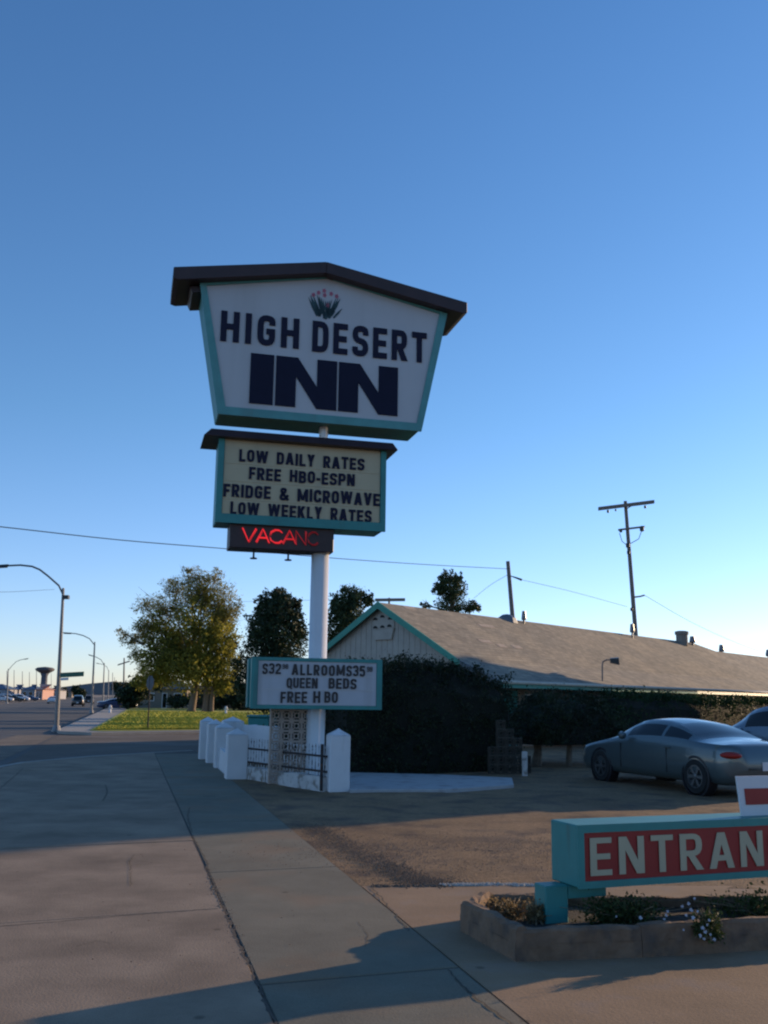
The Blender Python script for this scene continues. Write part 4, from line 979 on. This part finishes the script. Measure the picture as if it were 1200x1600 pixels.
# ================================================================== TREES
L_gold = leafmat('autumn_leaf', (.085, .098, .022), (.34, .30, .05), .5)
L_pale = leafmat('sparse_leaf', (.12, .125, .05), (.34, .30, .10), .5)
L_ever = leafmat('evergreen_leaf', (.010, .020, .010), (.035, .055, .022), .12)
L_pine = leafmat('pine_leaf', (.018, .032, .014), (.06, .085, .035), .2)
tr = tree('cottonwood_tree', 'large spreading tree with golden lower leaves on the lawn', 104, [(299, 1109, .42, 306, 1062), (321, 1109, .36, 322, 1062), (330, 1107, .26, 334, 1064)],
     [(300, 1045, 62, 34, 6500), (250, 1040, 42, 30, 4200), (345, 1045, 34, 34, 4200), (268, 1006, 50, 28, 5200), (335, 1000, 40, 34, 4800), (300, 1025, 60, 26, 4000), (300, 970, 62, 34, 3600), (345, 962, 26, 34, 1800), (240, 980, 30, 26, 1300), (318, 930, 30, 26, 1100), (355, 1070, 24, 16, 1500), (230, 1062, 30, 16, 1600), (362, 1010, 20, 26, 1000)],
     .15, L_gold, k=34, tight=.13)
# airy top as second crown of the same tree
pts = []; mbt = MB(); Yt = 104
for (px, py, rx, ry, n) in [(300, 930, 44, 36, 1500), (255, 950, 36, 28, 1000), (340, 935, 34, 34, 1300), (312, 903, 26, 20, 520), (270, 915, 24, 18, 330), (232, 985, 26, 20, 620), (208, 1000, 22, 14, 330), (192, 988, 14, 9, 110), (352, 965, 28, 24, 900), (370, 950, 12, 16, 160), (222, 945, 18, 16, 200), (212, 1022, 18, 10, 220), (338, 900, 16, 14, 160), (292, 892, 12, 9, 90)]:
    c = at(px, py, Yt); k_ = Yt/FPX; pts.append(clumps(c, (rx*k_, rx*k_*.8, ry*k_), int(n*2.6), RNG, 16, .13, .5))
    t0 = at(306+(px-300)*.12, 1055, Yt); bend = t0.lerp(c, .5)+Vector((RNG.normal()*.6, RNG.normal()*.5, .4))
    mbt.tube([t0, bend, c], [.12, .07, .03], 5, False)
    for _ in range(12 if rx > 20 else 6):
        e = c+Vector((RNG.uniform(-1, 1)*rx*k_*1.1, RNG.uniform(-.7, .7)*rx*k_, RNG.uniform(-.3, 1.1)*ry*k_))
        b_ = bend.lerp(c, RNG.uniform(.5, 1)); mbt.tube([b_, b_.lerp(e, .5)+Vector((RNG.normal()*.15, 0, RNG.normal()*.15)), e], [.035, .02, .01], 4, False)
link('crown', leaf_mesh(np.concatenate(pts), .105, RNG), L_pale, tr)
mbt.build('limb', M_bark, tr)
tree('juniper_tree', 'dense dark conical evergreen between the lawn tree and sign pole', 60, [(430, 1130, .3, 430, 1050)],
     [(430, 1080, 52, 55, 7000), (432, 1010, 50, 50, 8000), (435, 960, 38, 34, 5000), (432, 935, 24, 18, 2000), (398, 985, 20, 40, 1800), (466, 985, 16, 30, 1500), (410, 945, 16, 16, 800), (458, 946, 14, 16, 800), (385, 1050, 26, 50, 2500)], .10, L_ever, k=36, tight=.12, shell=.45)
tree('evergreen_tree', 'dark evergreen peeking over the left slope of the motel gable', 72, [(540, 1100, .3, 540, 1010)],
     [(540, 965, 38, 36, 5200), (552, 935, 26, 22, 2600), (525, 945, 14, 20, 1000), (575, 938, 11, 14, 600), (520, 1010, 24, 36, 2400), (556, 990, 26, 30, 2000), (545, 1050, 40, 36, 4000)], .11, L_pine, k=30, tight=.13)
tree('pine_tree', 'lone rounded pine rising behind the motel ridge', 85, [(705, 1080, .3, 706, 960)],
     [(706, 925, 27, 27, 3000), (700, 905, 16, 14, 1000), (716, 904, 10, 12, 500), (686, 920, 13, 14, 700), (738, 948, 14, 11, 900), (710, 950, 34, 14, 1500), (706, 1010, 46, 55, 6500), (665, 946, 12, 5, 260)], .11, L_pine, k=24, tight=.13)
tree('shrub', 'dark shrub behind the block screen and the sign pole', 29, [], [(450, 1150, 40, 50, 4200), (500, 1140, 36, 55, 4200), (408, 1165, 22, 22, 1200), (475, 1100, 34, 30, 2200)], .05, L_ever, cat='shrub')
tree('shrub', 'dark shrub mass beside the lawn below the big tree', 118, [], [(215, 1080, 26, 20, 1500), (200, 1090, 22, 16, 1400), (245, 1068, 22, 12, 800)], .22, L_ever, cat='shrub')
tree('shrub', 'low dark shrubs at the back of the lawn by the house', 118, [], [(340, 1090, 40, 14, 1800), (285, 1096, 26, 9, 900), (385, 1095, 30, 14, 1400)], .2, L_ever, cat='shrub')
for (px, py, rx, ry, Y, lb) in [(97, 1080, 7, 7, 420, 'small dark tree beyond the lamp post on the horizon'), (118, 1078, 7, 8, 400, 'round street tree left of the black pickup on the horizon'), (125, 1082, 9, 6, 380, 'low olive tree behind the black pickup'), (88, 1080, 6, 5, 460, 'smallest dark tree right of the water tower'), (185, 1072, 10, 7, 330, 'dark tree at the far end of the street')]:
    tree('distant_tree', lb, Y, [(px, 1094, .3, px, py)], [(px, py, rx, ry, 900), (px+3, py+4, rx, ry*.8, 500)], .5, L_ever, group='trees along the far end of the road')

# ================================================================== HOUSES BEHIND THE LAWN
def house(label, pxl, pxr, Y, wall_h, roof_h, depth, wm, rm, wins, grp='houses behind the lawn', cat='house', name='house'):
    a_ = at(pxl, 1090, Y); b_ = at(pxr, 1090, Y); a_.z = b_.z = 0; t = empty(name, (a_+b_)/2, label, cat, grp)
    d_ = Vector((0, depth, 0))
    MB().prism([a_, b_, b_+Zv*wall_h, a_+Zv*wall_h], d_).build('wall', wm, t)
    e = Vector((.5, 0, 0)); f_ = Vector((0, .5, 0))
    P = [a_-e-f_+Zv*wall_h, b_+e-f_+Zv*wall_h, b_+e+f_+d_+Zv*wall_h, a_-e+f_+d_+Zv*wall_h, a_+Vector((depth*.3, depth/2, wall_h+roof_h)), b_+Vector((-depth*.3, depth/2, wall_h+roof_h))]
    MB().add(P, [(3, 2, 1, 0), (0, 1, 5, 4), (1, 2, 5), (2, 3, 4, 5), (3, 0, 4)]).build('roof', rm, t)
    for (f0_, f1_, z0_, z1_) in wins:
        p = a_.lerp(b_, f0_); q = a_.lerp(b_, f1_); w_ = MB().prism([p+Zv*z0_+Vector((0, -.06, 0)), q+Zv*z0_+Vector((0, -.06, 0)), q+Zv*z1_+Vector((0, -.06, 0)), p+Zv*z1_+Vector((0, -.06, 0))], Vector((0, .058, 0))).build('window', M_white, t)
        MB().prism([p+Zv*(z0_+.1)+Vector((.1, -.075, 0)), q+Zv*(z0_+.1)+Vector((-.1, -.075, 0)), q+Zv*(z1_-.1)+Vector((-.1, -.075, 0)), p+Zv*(z1_-.1)+Vector((.1, -.075, 0))], Vector((0, .012, 0))).build('pane', M_glass, w_)
    return t
M_droof = mat('dark_roof', (.05, .05, .055), .9); M_troof = mat('slate_blue_roof', (.04, .07, .08), .8)
house('low beige house with dark roof behind the lawn shrubs', 190, 292, 128, 2.5, 1.4, 9, mat('dusk_beige', (.20, .17, .14), .9), M_troof, [(.1, .22, .9, 2), (.35, .5, .9, 2), (.62, .7, 0, 2), (.8, .92, .9, 2)])
house('brown house behind the trunks of the golden tree', 300, 372, 132, 2.6, 1.3, 9, mat('brown_wall', (.13, .095, .075), .9), M_droof, [(.1, .3, .9, 2), (.6, .75, .9, 2)])
house('low dark building behind the conical evergreen', 372, 470, 120, 2.8, 1.6, 10, mat('brown_wall2', (.10, .08, .07), .9), M_droof, [(.2, .3, .9, 2)])
M_blueroof = mat('blue_metal_roof', (.06, .10, .17), .6); M_pinkw = mat('pinkish_wall', (.42, .24, .20), .8); M_pw = mat('pale_wall', (.30, .30, .33), .8)
for (a_, b_, Y, wm, rm, lb) in [(-40, 8, 300, M_pw, M_blueroof, 'leftmost of the blue roofed shops across the road'), (12, 29, 310, M_pw, M_blueroof, 'middle blue roofed shop across the road'), (32, 54, 300, M_pw, M_blueroof, 'blue roofed shop next to the orange shop'), (55, 66, 290, M_pinkw, M_pinkw, 'small orange pink shop left of the lamp post'), (73, 88, 330, M_pw, M_droof, 'low grey building right of the water tower')]:
    house(lb, a_, b_, Y, 2.9, 1.6, 10, wm, rm, [(.15, .4, .3, 2.3), (.55, .85, .3, 2.3)], 'shops across the road', 'shop', 'shop')
house('long low building at the far end of the street', 88, 112, 520, 3, 2, 14, M_wallb, M_droof, [], 'shops across the road', 'shop', 'shop')
# water tower
wt = at(67, 1088, 800); wt.z = -.2; k_ = 800/FPX
tw = empty('water_tower', wt, 'water tower with a wide flat tank on a thick stem, on the horizon', 'water tower')
M_wt = mat('grey_tower', (.09, .10, .13), .8); hz_ = at(67, 1044, 800).z
MB().lathe(wt, [(4.2, 0), (2.6, hz_*.4), (2.5, hz_*.72), (3.4, hz_*.82)], 20).build('stem', M_wt, tw, True)
MB().lathe(wt+Zv*hz_*.80, [(2.5, 0), (7.2, hz_*.12), (7.8, hz_*.18), (6.0, hz_*.23), (.5, hz_*.26)], 24).build('tank', mat('tank_grey', (.08, .075, .085), .8), tw, True)

# ================================================================== VEHICLES
def smooth_interp(xs, ys, x):
    xs = np.array(xs, float); ys = np.array(ys, float); m = np.gradient(ys, xs)
    i = int(np.clip(np.searchsorted(xs, x)-1, 0, len(xs)-2)); h = xs[i+1]-xs[i]; t = (x-xs[i])/h
    # limit tangents (monotone)
    d0 = (ys[i+1]-ys[i])/h; a = np.clip(m[i], -3*abs(d0), 3*abs(d0)); b = np.clip(m[i+1], -3*abs(d0), 3*abs(d0))
    return (2*t**3-3*t**2+1)*ys[i]+(t**3-2*t**2+t)*h*a+(-2*t**3+3*t**2)*ys[i+1]+(t**3-t**2)*h*b
def car(name, label, loc, ang, paint, top, glass_x, rear_g, front_g, W2=.89, belt=((-2.4, .90), (-1.2, .94), (0, .92), (1.2, .88), (2.4, .66)), wheels=(-1.34, 1.34), wr=.32, rw=.56, cat='car'):
    root = empty(name, loc, label, cat); root.rotation_euler.z = ang
    tx, tz = zip(*top); bx_, bz = zip(*belt)
    xs = sorted(set(list(np.linspace(tx[0], tx[-1], 61).round(4))+[round(g_, 4) for g in (glass_x, rear_g, front_g) for g_ in g]))
    x0, x1 = xs[0], xs[-1]; L = x1-x0
    rows = []; NJ = 17
    for x in xs:
        e = min(x-x0, x1-x); wf_ = W2*(1-.42*max(0, 1-e/.42)**2.2-.035*max(0, 1-e/1.4)**2)
        zt = smooth_interp(tx, tz, x); zb = min(smooth_interp(bx_, bz, x), zt-.015)
        lo = .20+.16*max(0, 1-e/.35)**2
        cab = max(0, min(1, (zt-zb-.04)/.34)); rwx = wf_*.97*(1-cab)*.86+cab*rw
        pts = [(0, lo), (wf_*.80, lo), (wf_*.95, lo+.04), (wf_*1.0, lo+.16), (wf_*1.015, lo+(zb-lo)*.5), (wf_*1.005, lo+(zb-lo)*.68), (wf_*.985, lo+(zb-lo)*.84), (wf_*.955, zb)]
        for k in range(1, 6):
            t = k/5; pts.append((wf_*.955*(1-t)+rwx*t-.03*cab*math.sin(math.pi*t)*-1, zb+(zt-.045-zb if zt-.045 > zb else (zt-zb)*.6)*(t**(.95))))
        r_e, z_e = pts[-1]
        for k in range(1, 5):
            t = k/4; pts.append((r_e*(1-t), z_e+(zt-z_e)*math.sin(t*math.pi/2)))
        rows.append(pts)
    nj = len(rows[0]); vs = []; 
    for i, x in enumerate(xs):
        for sgn in (1, -1):
            for (y, z) in rows[i]: vs.append((x, sgn*y, z))
    def vid(i, s, j): return i*2*nj+s*nj+j
    groups = {k_: [] for k_ in ('body', 'side_window', 'side_window ', 'rear_window', 'windscreen', 'tail_lamp', 'tail_lamp ')}
    for i in range(len(xs)-1):
        xm = (xs[i]+xs[i+1])/2
        for s in (0, 1):
            for j in range(nj-1):
                f = (vid(i, s, j), vid(i+1, s, j), vid(i+1, s, j+1), vid(i, s, j+1)); f = f if s == 0 else f[::-1]
                gnm = 'body'
                if 8 <= j <= 10 and glass_x[0] <= xm <= glass_x[1] and not (abs(xm-(glass_x[0]+.42*(glass_x[1]-glass_x[0]))) < .05): gnm = 'side_window' if s == 0 else 'side_window '
                elif j >= 12 and rear_g[0] <= xm <= rear_g[1]: gnm = 'rear_window'
                elif j >= 12 and front_g[0] <= xm <= front_g[1]: gnm = 'windscreen'
                groups[gnm].append(f)
    for e_i in (0, len(xs)-1):
        for j in range(nj-1):
            f = (vid(e_i, 0, j), vid(e_i, 0, j+1), vid(e_i, 1, j+1), vid(e_i, 1, j)); groups['body'].append(f if e_i == 0 else f[::-1])
    mm = {'body': paint, 'side_window': M_glass, 'rear_window': M_glass, 'windscreen': M_glass, 'tail_lamp': M_tail}
    for gkey, fs in groups.items():
        if not fs: continue
        gname = gkey.strip()
        used = sorted({i for f in fs for i in f}); mp = {v: k for k, v in enumerate(used)}
        me = bpy.data.meshes.new(gname); me.from_pydata([vs[i] for i in used], [], [tuple(mp[i] for i in f) for f in fs])
        bm = bmesh.new(); bm.from_mesh(me); bmesh.ops.remove_doubles(bm, verts=bm.verts, dist=.0005); bmesh.ops.recalc_face_normals(bm, faces=bm.faces) if gname == 'body' else None; bm.to_mesh(me); bm.free()
        for p in me.polygons: p.use_smooth = True
        o = bpy.data.objects.new(gname, me); COL.objects.link(o); me.materials.append(mm[gname]); o.parent = root
    def loc_build(mb, nm, m, par, sm=False):
        me = bpy.data.meshes.new(nm); me.from_pydata(mb.v, [], mb.f); bm = bmesh.new(); bm.from_mesh(me); bmesh.ops.recalc_face_normals(bm, faces=bm.faces); bm.to_mesh(me); bm.free()
        me.materials.append(m); o = bpy.data.objects.new(nm, me); COL.objects.link(o); o.parent = par
        return o
    for wx in wheels:
        for sy in (1, -1):
            ax = Vector((0, sy, 0)); c = Vector((wx, sy*(W2-.20), wr))
            loc_build(MB().lathe(c, [(wr+.065, 0), (wr+.065, .205), (wr+.02, .21), (wr+.02, .05)], 28, ax), 'wheel_arch', M_black, root)
            wh = loc_build(MB().lathe(c, [(wr*.6, .03), (wr*.97, .04), (wr, .07), (wr, .20), (wr*.95, .222), (wr*.68, .226), (wr*.66, .20)], 28, ax), 'wheel', M_tyre, root)
            q = MB(); q.lathe(c, [(wr*.66, .18), (wr*.66, .223), (wr*.6, .224), (wr*.58, .20)], 28, ax); q.lathe(c, [(wr*.16, .19), (wr*.16, .225), (wr*.08, .23)], 14, ax)
            for k in range(6):
                th_ = k*math.pi/3; dr_ = Vector((math.cos(th_), 0, math.sin(th_))); tn = Vector((-math.sin(th_), 0, math.cos(th_)))
                q.box(c+ax*.205+dr_*wr*.37, dr_*wr*.25, tn*wr*.085, ax*.012)
            loc_build(q, 'rim', M_rim, wh)
    for sy in (1, -1):
        q = MB(); c_ = Vector((x0+.19, sy*W2*.80, .735)); n_a, n_b = 16, 9; vv = []
        for i_ in range(n_b):
            ph = -math.pi/2+math.pi*i_/(n_b-1)
            for k_ in range(n_a):
                th_ = 2*math.pi*k_/n_a; vv.append(c_+Vector((.255*math.cos(ph)*math.cos(th_), .155*math.cos(ph)*math.sin(th_), .064*math.sin(ph))))
        q.add(vv, [(i_*n_a+k_, i_*n_a+(k_+1) % n_a, (i_+1)*n_a+(k_+1) % n_a, (i_+1)*n_a+k_) for i_ in range(n_b-1) for k_ in range(n_a)])
        o_ = loc_build(q, 'tail_lamp', M_tail, root)
        for p in o_.data.polygons: p.use_smooth = True
    # trim: bumper line, plate, door shut lines, handles, mirrors
    loc_build(MB().bx(x0-.012, x0+.05, -.45, .45, .30, .36), 'bumper_strip', M_black, root)
    loc_build(MB().bx(x0-.016, x0-.004, -.17, .17, .47, .62), 'number_plate', M_white, root)
    for sy in (1, -1):
        for dx in (glass_x[0]+.30*(glass_x[1]-glass_x[0]), glass_x[1]+.15):
            loc_build(MB().bx(dx, dx+.008, sy*W2*1.0, sy*W2*1.019, .34, .82), 'door_gap', M_black, root)
        loc_build(MB().bx(glass_x[0]+.45, glass_x[0]+.62, sy*W2*.985, sy*(W2*.985+.03), .79, .82), 'door_handle', paint, root)
        loc_build(MB().lathe(Vector((glass_x[1]-.02, sy*(W2+.08), .98)), [(.02, -.06), (.075, -.03), (.08, .03), (.03, .06)], 10, Vector((1, 0, 0))), 'mirror', paint, root)
    return root
cpos_r = gnd(1088, 1241); cpos_f = gnd(940, 1220)
fwd = (cpos_f-cpos_r).normalized(); angc = math.atan2(fwd.y, fwd.x)
side = Vector((-fwd.y, fwd.x, 0))                        # left side of the car
ctr = (cpos_r+cpos_f)/2 - side*.89; ctr.z = 0
wbh = (cpos_f-cpos_r).length/2
coupe_top = [(-2.42, .62), (-2.36, .86), (-2.15, .95), (-1.75, .99), (-1.5, 1.03), (-1.2, 1.14), (-.85, 1.25), (-.45, 1.32), (0, 1.345), (.35, 1.32), (.8, 1.15), (1.12, .99), (1.5, .90), (2.0, .80), (2.35, .66), (2.5, .50)]
car('parked_coupe', 'silver blue two door coupe parked in the shade in front of the bushes', ctr, angc, M_silver, coupe_top, (-1.25, .62), (-1.52, -.72), (.42, 1.1), wheels=(-wbh, wbh), wr=.315)
M_silver2 = mat('pale_blue_paint', (.11, .14, .18), .3, metal=.4, var=.03, coat=.8)
van_top = [(-2.4, .7), (-2.34, 1.02), (-2.15, 1.28), (-1.9, 1.50), (-1.5, 1.60), (-.5, 1.66), (.3, 1.63), (.75, 1.52), (1.3, 1.18), (1.7, 1.02), (2.1, .92), (2.4, .70), (2.5, .55)]
vp = at(1225, 1190, 23.5); vp.z = 0
car('parked_wagon', 'pale blue wagon with dark windows behind the silver coupe', vp+Vector((.55, .6, 0)), angc, M_silver2, van_top, (-1.95, .8), (-2.36, -1.95), (.72, 1.5), belt=((-2.4, .98), (-1.2, 1.0), (0, .98), (1.2, .95), (2.4, .72)), wr=.33)
# pickup and other far cars on the road
def small_car(name, label, px, py, Y, ang, paint, tall=False, grp=None, cat='car'):
    p = at(px, py, Y); p.z = -.12
    c = car(name, label, p, ang, paint, van_top if tall else coupe_top, (-1.2, .62) if not tall else (-1.8, .8), (-1.52, -.72) if not tall else (-2.36, -1.95), (.42, 1.1) if not tall else (.72, 1.5), cat=cat)
    if grp: c['group'] = grp
    return c
M_blk = mat('black_paint', (.010, .010, .012), .3, coat=.5); M_blu = mat('navy_paint', (.03, .05, .12), .3, coat=.5); M_wht = mat('white_car_paint', (.6, .6, .62), .3, coat=.5)
ahead = math.pi/2+A_ST
small_car('pickup', 'black truck driving away down the road', 122, 1100, 150, ahead, M_blk, True, 'vehicles far down the road', 'truck')
small_car('far_car', 'dark brown car at the kerb far down the road', 139, 1097, 190, ahead, mat('brown_paint', (.05, .03, .025), .4), True, 'vehicles far down the road')
small_car('far_car', 'white car on the far road right of the water tower', 83, 1091, 190, ahead, M_wht, False, 'vehicles far down the road')
small_car('far_car', 'navy blue car parked at the left edge of the lawn', 183, 1099, 122, .35, M_blu, False)
for i, (px, Y, m_, lb) in enumerate([(3, 215, M_wht, 'leftmost white car in the lot across the road'), (11, 235, M_wht, 'second white car in the lot across the road'), (21, 220, M_blk, 'dark car in the lot across the road'), (30, 240, M_wht, 'white car farthest right in the lot across the road'), (46, 250, M_blu, 'navy car in front of the blue roofed shop across the road')]):
    small_car('far_car', lb, px, 1095, Y, .3, m_, i % 2 == 1, 'cars parked across the road')

# ================================================================== STREET FURNITURE
def street_lamp(label, Y, base_px, top, arm, r=.09, grp='street lamps with curved arms'):
    b_ = at(*base_px, Y); b_.z = -.1; t_ = at(*top, Y); root = empty('street_lamp', b_, label, 'street lamp', grp)
    MB().tube([b_, b_.lerp(t_, .5), t_], [r*1.25, r, r*.7], 10).build('pole', M_galv, root)
    MB().lathe(b_, [(r*2.4, 0), (r*2.4, .05), (r*1.6, .3)], 10).build('base', M_galv, root)
    P = [at(*q, Y) for q in arm]
    MB().tube([t_-Zv*.3]+P, [r*.5]*(len(P)+1), 8).build('arm', M_galv, root)
    e = P[-1]; d_ = (P[-1]-P[-2]).normalized()
    MB().add([e+d_*x_+Vector((0, y_, z_)) for x_, y_, z_ in ((-.1, -.10, .06), (-.1, .10, .06), (.75, .09, .05), (.75, -.09, .05), (0, -.14, -.08), (0, .14, -.08), (.6, .12, -.09), (.6, -.12, -.09))],
             [(0, 1, 2, 3), (7, 6, 5, 4), (0, 4, 5, 1), (1, 5, 6, 2), (2, 6, 7, 3), (3, 7, 4, 0)]).build('lamp_head', M_black, root)
    return root
l1 = street_lamp('nearest tall street lamp at the corner with its arm reaching left', 46.5, (88, 1141), (99, 919), [(92, 915), (75, 900), (62, 890), (50, 885), (32, 883), (10, 884)])
MB().bx(-.14, .14, -.12, .12, 0, .18, at(103, 936, 46.5)).build('junction_box', M_black, l1)
street_lamp('second street lamp beyond the corner lamp', 94, (144, 1099), (148, 1003), [(140, 998), (130, 993), (118, 990), (110, 989.5)])
street_lamp('third street lamp down the street', 152, (161, 1094), (163, 1036), [(158, 1031), (151, 1027), (145, 1025)], .1)
street_lamp('fourth street lamp down the street', 215, (169, 1091), (170, 1047), [(167, 1042), (160, 1038), (155, 1037)], .1)
street_lamp('faint street lamp across the road with its arm reaching right', 170, (11, 1095), (13, 1045), [(18, 1041), (25, 1034), (32, 1031), (38, 1030)], .1)
for i, (px, top_, Y) in enumerate([(11, 1048, 260), (22, 1047, 300), (35, 1049, 290), (46, 1050, 320), (57, 1048, 300), (80, 1052, 420), (176, 1051, 280), (179, 1058, 360)]):
    p = at(px, 1092, Y); p.z = -.1; t_ = at(px, top_, Y)
    o = MB().tube([p, t_], [.12, .08], 6).build('lot_pole', M_galv); MBh = None
    setp(o, 'thin light pole on the horizon, %s' % ['leftmost over the shops', 'second over the shops', 'third over the shops', 'fourth over the shops', 'just left of the water tower', 'just right of the water tower', 'right of the fourth street lamp', 'shorter one beside the utility pole'][i], 'light pole', 'thin light poles along the horizon')
# street name sign on the first lamp
sg0 = at(94, 1055, 46.2); sg1 = at(131, 1053, 46.0)
t = empty('street_name_sign', sg0, 'green street name blade on the corner lamp post', 'street sign')
M_grn = mat('street_sign_green', (.01, .10, .06), .5)
dd = (sg1-sg0); MB().box((sg0+sg1)/2, dd/2, Vector((0, .015, 0)), Zv*.11).build('blade', M_grn, t)
MB().tube([sg0-dd.normalized()*.1+Zv*.02, sg0+dd.normalized()*.3], .02, 6).build('bracket', M_galv, t)
MB().box(at(101, 1061, 46.1), dd.normalized()*.2, Vector((0, .01, 0)), Zv*.06).build('small_blade', M_white, t)
# stop sign seen from the back
sb_ = gnd(231, 1140); sb_.z = 0; Ys = sb_.y
t = empty('stop_sign', sb_, 'grey back of an octagonal stop sign on a thin post before the lawn', 'stop sign')
MB().tube([sb_-Zv*.1, at(234.5, 1055, Ys)], [.035, .03], 6).build('post', M_iron, t)
c = at(234.5, 1067, Ys-.05); MB().prism([c+Vector((.25*math.cos(math.pi/8+k*math.pi/4), -.26*math.cos(math.pi/8+k*math.pi/4), .37*math.sin(math.pi/8+k*math.pi/4))) for k in range(8)], Vector((.012, .005, 0))).build('plate', mat('dull_sign_back', (.10, .11, .12), .8), t)
# hydrants
def hydrant(label, p, m):
    t = empty('hydrant', p, label, 'hydrant'); MB().lathe(p, [(.16, 0), (.16, .06), (.11, .08), (.11, .5), (.15, .52), (.13, .62), (.04, .72)], 12).build('barrel', m, t, True)
    MB().tube([p+Vector((-.2, 0, .42)), p+Vector((.2, 0, .42))], .06, 8).build('nozzle', m, t); return t
hydrant('white hydrant at the left end of the lawn', Vector((at(172, 1108, 92).x, 92, 0)), M_white)
hydrant('white hydrant under the right side of the golden tree', Vector((at(353, 1112, 95).x, 95, 0)), M_white)

# utility poles and wires
def upole(label, Y, base, top, r, arms=(), extras=()):
    b_ = at(*base, Y); t_ = at(*top, Y); d_ = (t_-b_); b2 = b_-d_*(b_.z/d_.z)
    root = empty('utility_pole', b2, label, 'utility pole', 'wooden utility poles')
    MB().tube([b2, t_], [r*1.2, r*.8], 8).build('pole', M_wood, root)
    for (p, q, th_) in arms:
        P_, Q_ = at(*p, Y-.3), at(*q, Y-.3); v = Q_-P_; MB().box((P_+Q_)/2, v/2, Vector((0, th_, 0)), Zv*th_*1.2).build('crossarm', M_wood, root)
    return root
up = upole('tall utility pole with two crossarms rising behind the motel roof', 75, (994, 1000), (977, 783), .17, [((935, 795), (1022, 784), .11), ((966, 828), (1007, 823), .06)])
for (px, py, s) in [(950, 799, .12), (962, 797, .09), (1008, 792, .12), (1003, 826, .22), (970, 829, .15), (981, 852, .2), (982, 863, .16), (987, 952, .14)]:
    MB().lathe(at(px, py, 74.6)-Zv*s, [(s*.5, 0), (s*.8, s*.3), (s*.8, s*1.6), (s*.3, s*2)], 8).build('insulator', M_black, up)
MB().tube([at(991, 933, 74.7), at(1000, 932, 74.7), at(1007, 930, 74.7)], .07, 6).build('bracket', M_wood, up)
MB().tube([at(968, 833, 74.7), at(972, 846, 74.7), at(981, 853, 74.7)], .03, 5).build('jumper_wire', M_black, up)
MB().tube([at(1003, 828, 74.7), at(998, 842, 74.7), at(984, 850, 74.7)], .03, 5).build('jumper_wire', M_black, up)
MB().tube([at(979, 795, 74.7), at(991, 788, 74.7)], .04, 5).build('arm_brace', M_wood, up)
up2 = upole('short leaning dark pole behind the motel ridge holding the long wire', 60, (801, 966), (793.5, 877), .15)
MB().tube([at(798, 900, 59.8), at(807, 903, 59.8), at(815, 906, 59.6)], [.03, .06, .08], 6).build('wire_clamp', M_black, up2)
up3 = upole('utility pole top with a dark crossarm just over the gable apex', 95, (608, 960), (608, 934), .12, [((586, 937.5), (633, 937), .12)])
up4 = upole('thin utility pole with a slanted crossarm left of the golden tree', 190, (193, 1085), (194, 1028), .16, [((184, 1039), (203, 1033), .1)])
def wire(label, pts, Ys, r, n=24):
    P = []; m = len(pts)
    for i in range(n+1):
        t = i/n; x_ = smooth_interp([q[0] for q in pts], [q[1] for q in pts], pts[0][0]+(pts[-1][0]-pts[0][0])*t); px = pts[0][0]+(pts[-1][0]-pts[0][0])*t
        Y = 1/((1-t)/Ys[0]+t/Ys[1]); P.append(at(px, x_, Y))
    o = MB().tube(P, r, 5).build('overhead_wire', M_black); setp(o, label, 'wire', 'overhead wires')
wire('long dark wire crossing behind the vacancy sign from the left edge to the short pole', [(-120, 810), (0, 823), (190, 844), (360, 858), (520, 872), (680, 883), (796, 889)], (30, 60), .018)
wire('thin wire from the short pole towards the tall pole', [(815, 906), (880, 921), (980, 948)], (60, 75), .014)
wire('faint wire falling away right of the tall pole', [(1007, 930), (1080, 972), (1160, 1008), (1260, 1040)], (75, 130), .018)
wire('thin wire near the left edge behind the corner lamp', [(-80, 922), (0, 925), (85, 921)], (80, 120), .02)
wire('thin wire behind the pole between the conical evergreen and the gable', [(380, 940), (470, 938), (586, 937)], (150, 95), .02)
wire('slack thin wire from the short pole down to the pine', [(740, 935), (765, 915), (795, 897)], (80, 60), .014)
print('objects', len(bpy.data.objects), 'faces', sum(len(m.polygons) for m in bpy.data.meshes))
